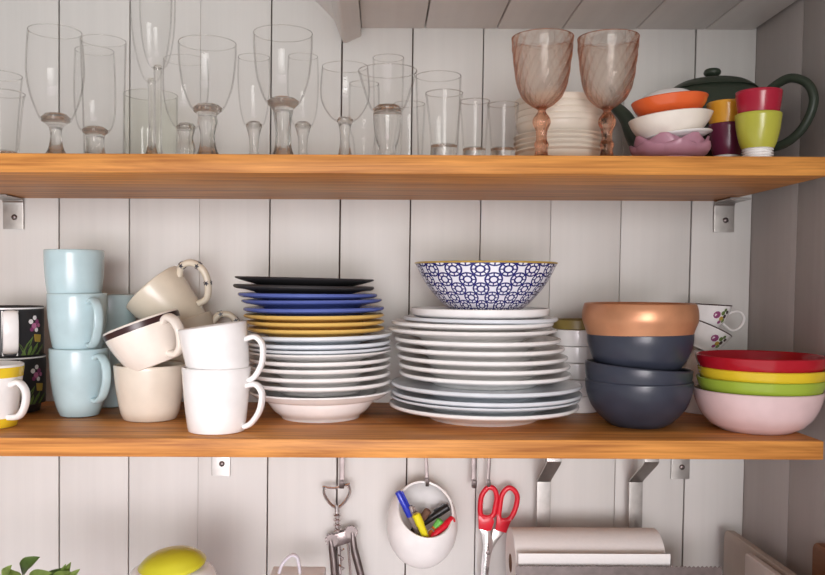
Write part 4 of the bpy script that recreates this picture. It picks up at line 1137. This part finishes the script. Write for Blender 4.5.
lv = [((22, 572), (40, 555), 11, 0, M_LEAFD), ((20, 577), (3, 566), 11, -.01, M_LEAF), ((8, 580), (12, 563), 9, -.02, M_LEAF), ((28, 580), (52, 571), 9, -.02, M_LEAF),
      ((46, 580), (62, 566), 9, .01, M_LEAFD), ((52, 583), (72, 570), 8, -.01, M_LEAF), ((66, 578), (71, 560), 6, 0, M_LEAF), ((70, 578), (80, 567), 5, -.01, M_LEAF), ((64, 576), (66, 562), 4, -.005, M_STEM),
      ((36, 586), (40, 569), 10, .01, M_LEAF), ((58, 590), (44, 573), 10, -.02, M_LEAF), ((14, 590), (-8, 578), 10, -.02, M_LEAFD), ((80, 592), (92, 582), 8, 0, M_LEAF),
      ((30, 596), (22, 581), 11, -.03, M_LEAF), ((62, 598), (66, 582), 10, -.03, M_LEAFD), ((46, 600), (34, 588), 10, -.035, M_LEAF), ((10, 600), (14, 588), 10, -.03, M_LEAF)]
for k, (b, t, w, dy, m) in enumerate(lv):
    build('leaf', [(leaf_bm(Q(*b, dy), Q(*t, dy - .012), w * Yp_ / FPX * .72, .3, random.uniform(-.5, .5)), m)], T)

# white tub with a yellow domed lid
Yj = 1.0
pj = at(172, 566, Yj)
T = thing('lidded_tub', 'white tub with a glossy domed yellow lid at the bottom edge', 'tub', (pj.x, Yj, Z_WORK))
hj = pj.z - Z_WORK
build('body', [(lathe([(0, 0)] + sm([(.043, 0), (.048, .004), (.0535, .06), (.0557, hj * .75), (.054, hj - .022), (.049, hj - .007), (.042, hj - .001)], 4) + [(0, hj - .001)], 56), M_WHITE)], T)
ld = build('lid', [(lathe([(0, -.003), (.039, -.003)] + sm([(.0408, .0), (.039, .0032), (.03, .0112), (.016, .0165), (0, .0183)], 4), 56), M_LIDY)], T)
ld.location = (0, 0, hj + .002); ld.rotation_euler = (R(4), R(-7), 0); ld['label'] = 'domed yellow lid'
# clear container with a loop handle
Ym = 1.1
pm = at(297, 575, Ym)
T = thing('clear_container', 'clear lidded container with a see-through loop handle at the bottom edge', 'container', (pm.x, Ym, Z_WORK))
hm = pm.z - Z_WORK
cont = box(-.034, .034, -.034, .034, .0, hm - .012, .006); join(cont, box(-.031, .031, -.031, .031, .003, hm - .0122, .005))
build('box', [(cont, G_THIN)], T)
build('container_lid', [(box(-.036, .036, -.036, .036, hm - .0115, hm, .0025), ceramic('frosted_plastic', (240, 236, 236), .3))], T)
lp = [at(x, y, Ym - .01) - Vector(T.location) for x, y in ((279, 573), (283, 563), (291, 555.5), (297, 557), (299, 565), (300, 573))]
build('loop_handle', [(sweep(cr_spline(lp, 6), .004, .0022, 10, (0, 1, 0)), ceramic('milky_plastic', (226, 222, 232), .15))], T)

# ------------------------------------------------------------------ light
W_ = bpy.data.worlds.new('world'); bpy.context.scene.world = W_; W_.use_nodes = True
bg = W_.node_tree.nodes['Background']; nt = W_.node_tree      # a light kitchen behind the viewer, dim to the sides
tc = N(nt, 'ShaderNodeTexCoord'); sx = N(nt, 'ShaderNodeSeparateXYZ'); L(nt, tc.outputs['Generated'], sx.inputs[0])
fw = mth(nt, 'POWER', mth(nt, 'MAXIMUM', mth(nt, 'MULTIPLY', sx.outputs['Y'], -1.0), 0.0), 2.0)
up = mth(nt, 'MULTIPLY', mth(nt, 'MAXIMUM', mth(nt, 'MULTIPLY', sx.outputs['Z'], -1.0), 0.0), 1.2)   # added fill from below, lifts the ceiling and shelf undersides
L(nt, mth(nt, 'ADD', up, mth(nt, 'MULTIPLY_ADD', fw, .30, .12)), bg.inputs[1]); bg.inputs[0].default_value = (1.0, .98, .965, 1)
def area(name, loc, target, sx, sy, power, col, spread=180):
    l = bpy.data.lights.new(name, 'AREA'); l.shape = 'RECTANGLE'; l.size = sx; l.size_y = sy; l.energy = power; l.color = col; l.spread = R(spread)
    o = bpy.data.objects.new(name, l); C.objects.link(o); o.location = loc
    o.rotation_euler = (Vector(target) - Vector(loc)).to_track_quat('-Z', 'Y').to_euler()
    return o
area('window_daylight', (-.15, -2.6, 1.62), (-.24, 1.2, 1.40), 1.9, 1.3, 6.1, (1, .985, .972), 40)
area('low_pink_fill', (-.2, -.4, 1.36), (-.32, 1.25, 1.12), 1.2, .3, 2.3, (1, .88, .98), 80)  # added fill, no window there: brightens the lower wall and turns it pinkish

sc_ = bpy.context.scene
sc_.view_settings.view_transform = 'Standard'; sc_.view_settings.look = 'None'
sc_.view_settings.gamma = 1; sc_.view_settings.exposure = 0; sc_.view_settings.use_curve_mapping = False
cy = sc_.cycles
cy.max_bounces = 20; cy.transmission_bounces = 16; cy.transparent_max_bounces = 48; cy.glossy_bounces = 6; cy.diffuse_bounces = 5
cy.sample_clamp_indirect = 6; cy.use_denoising = True
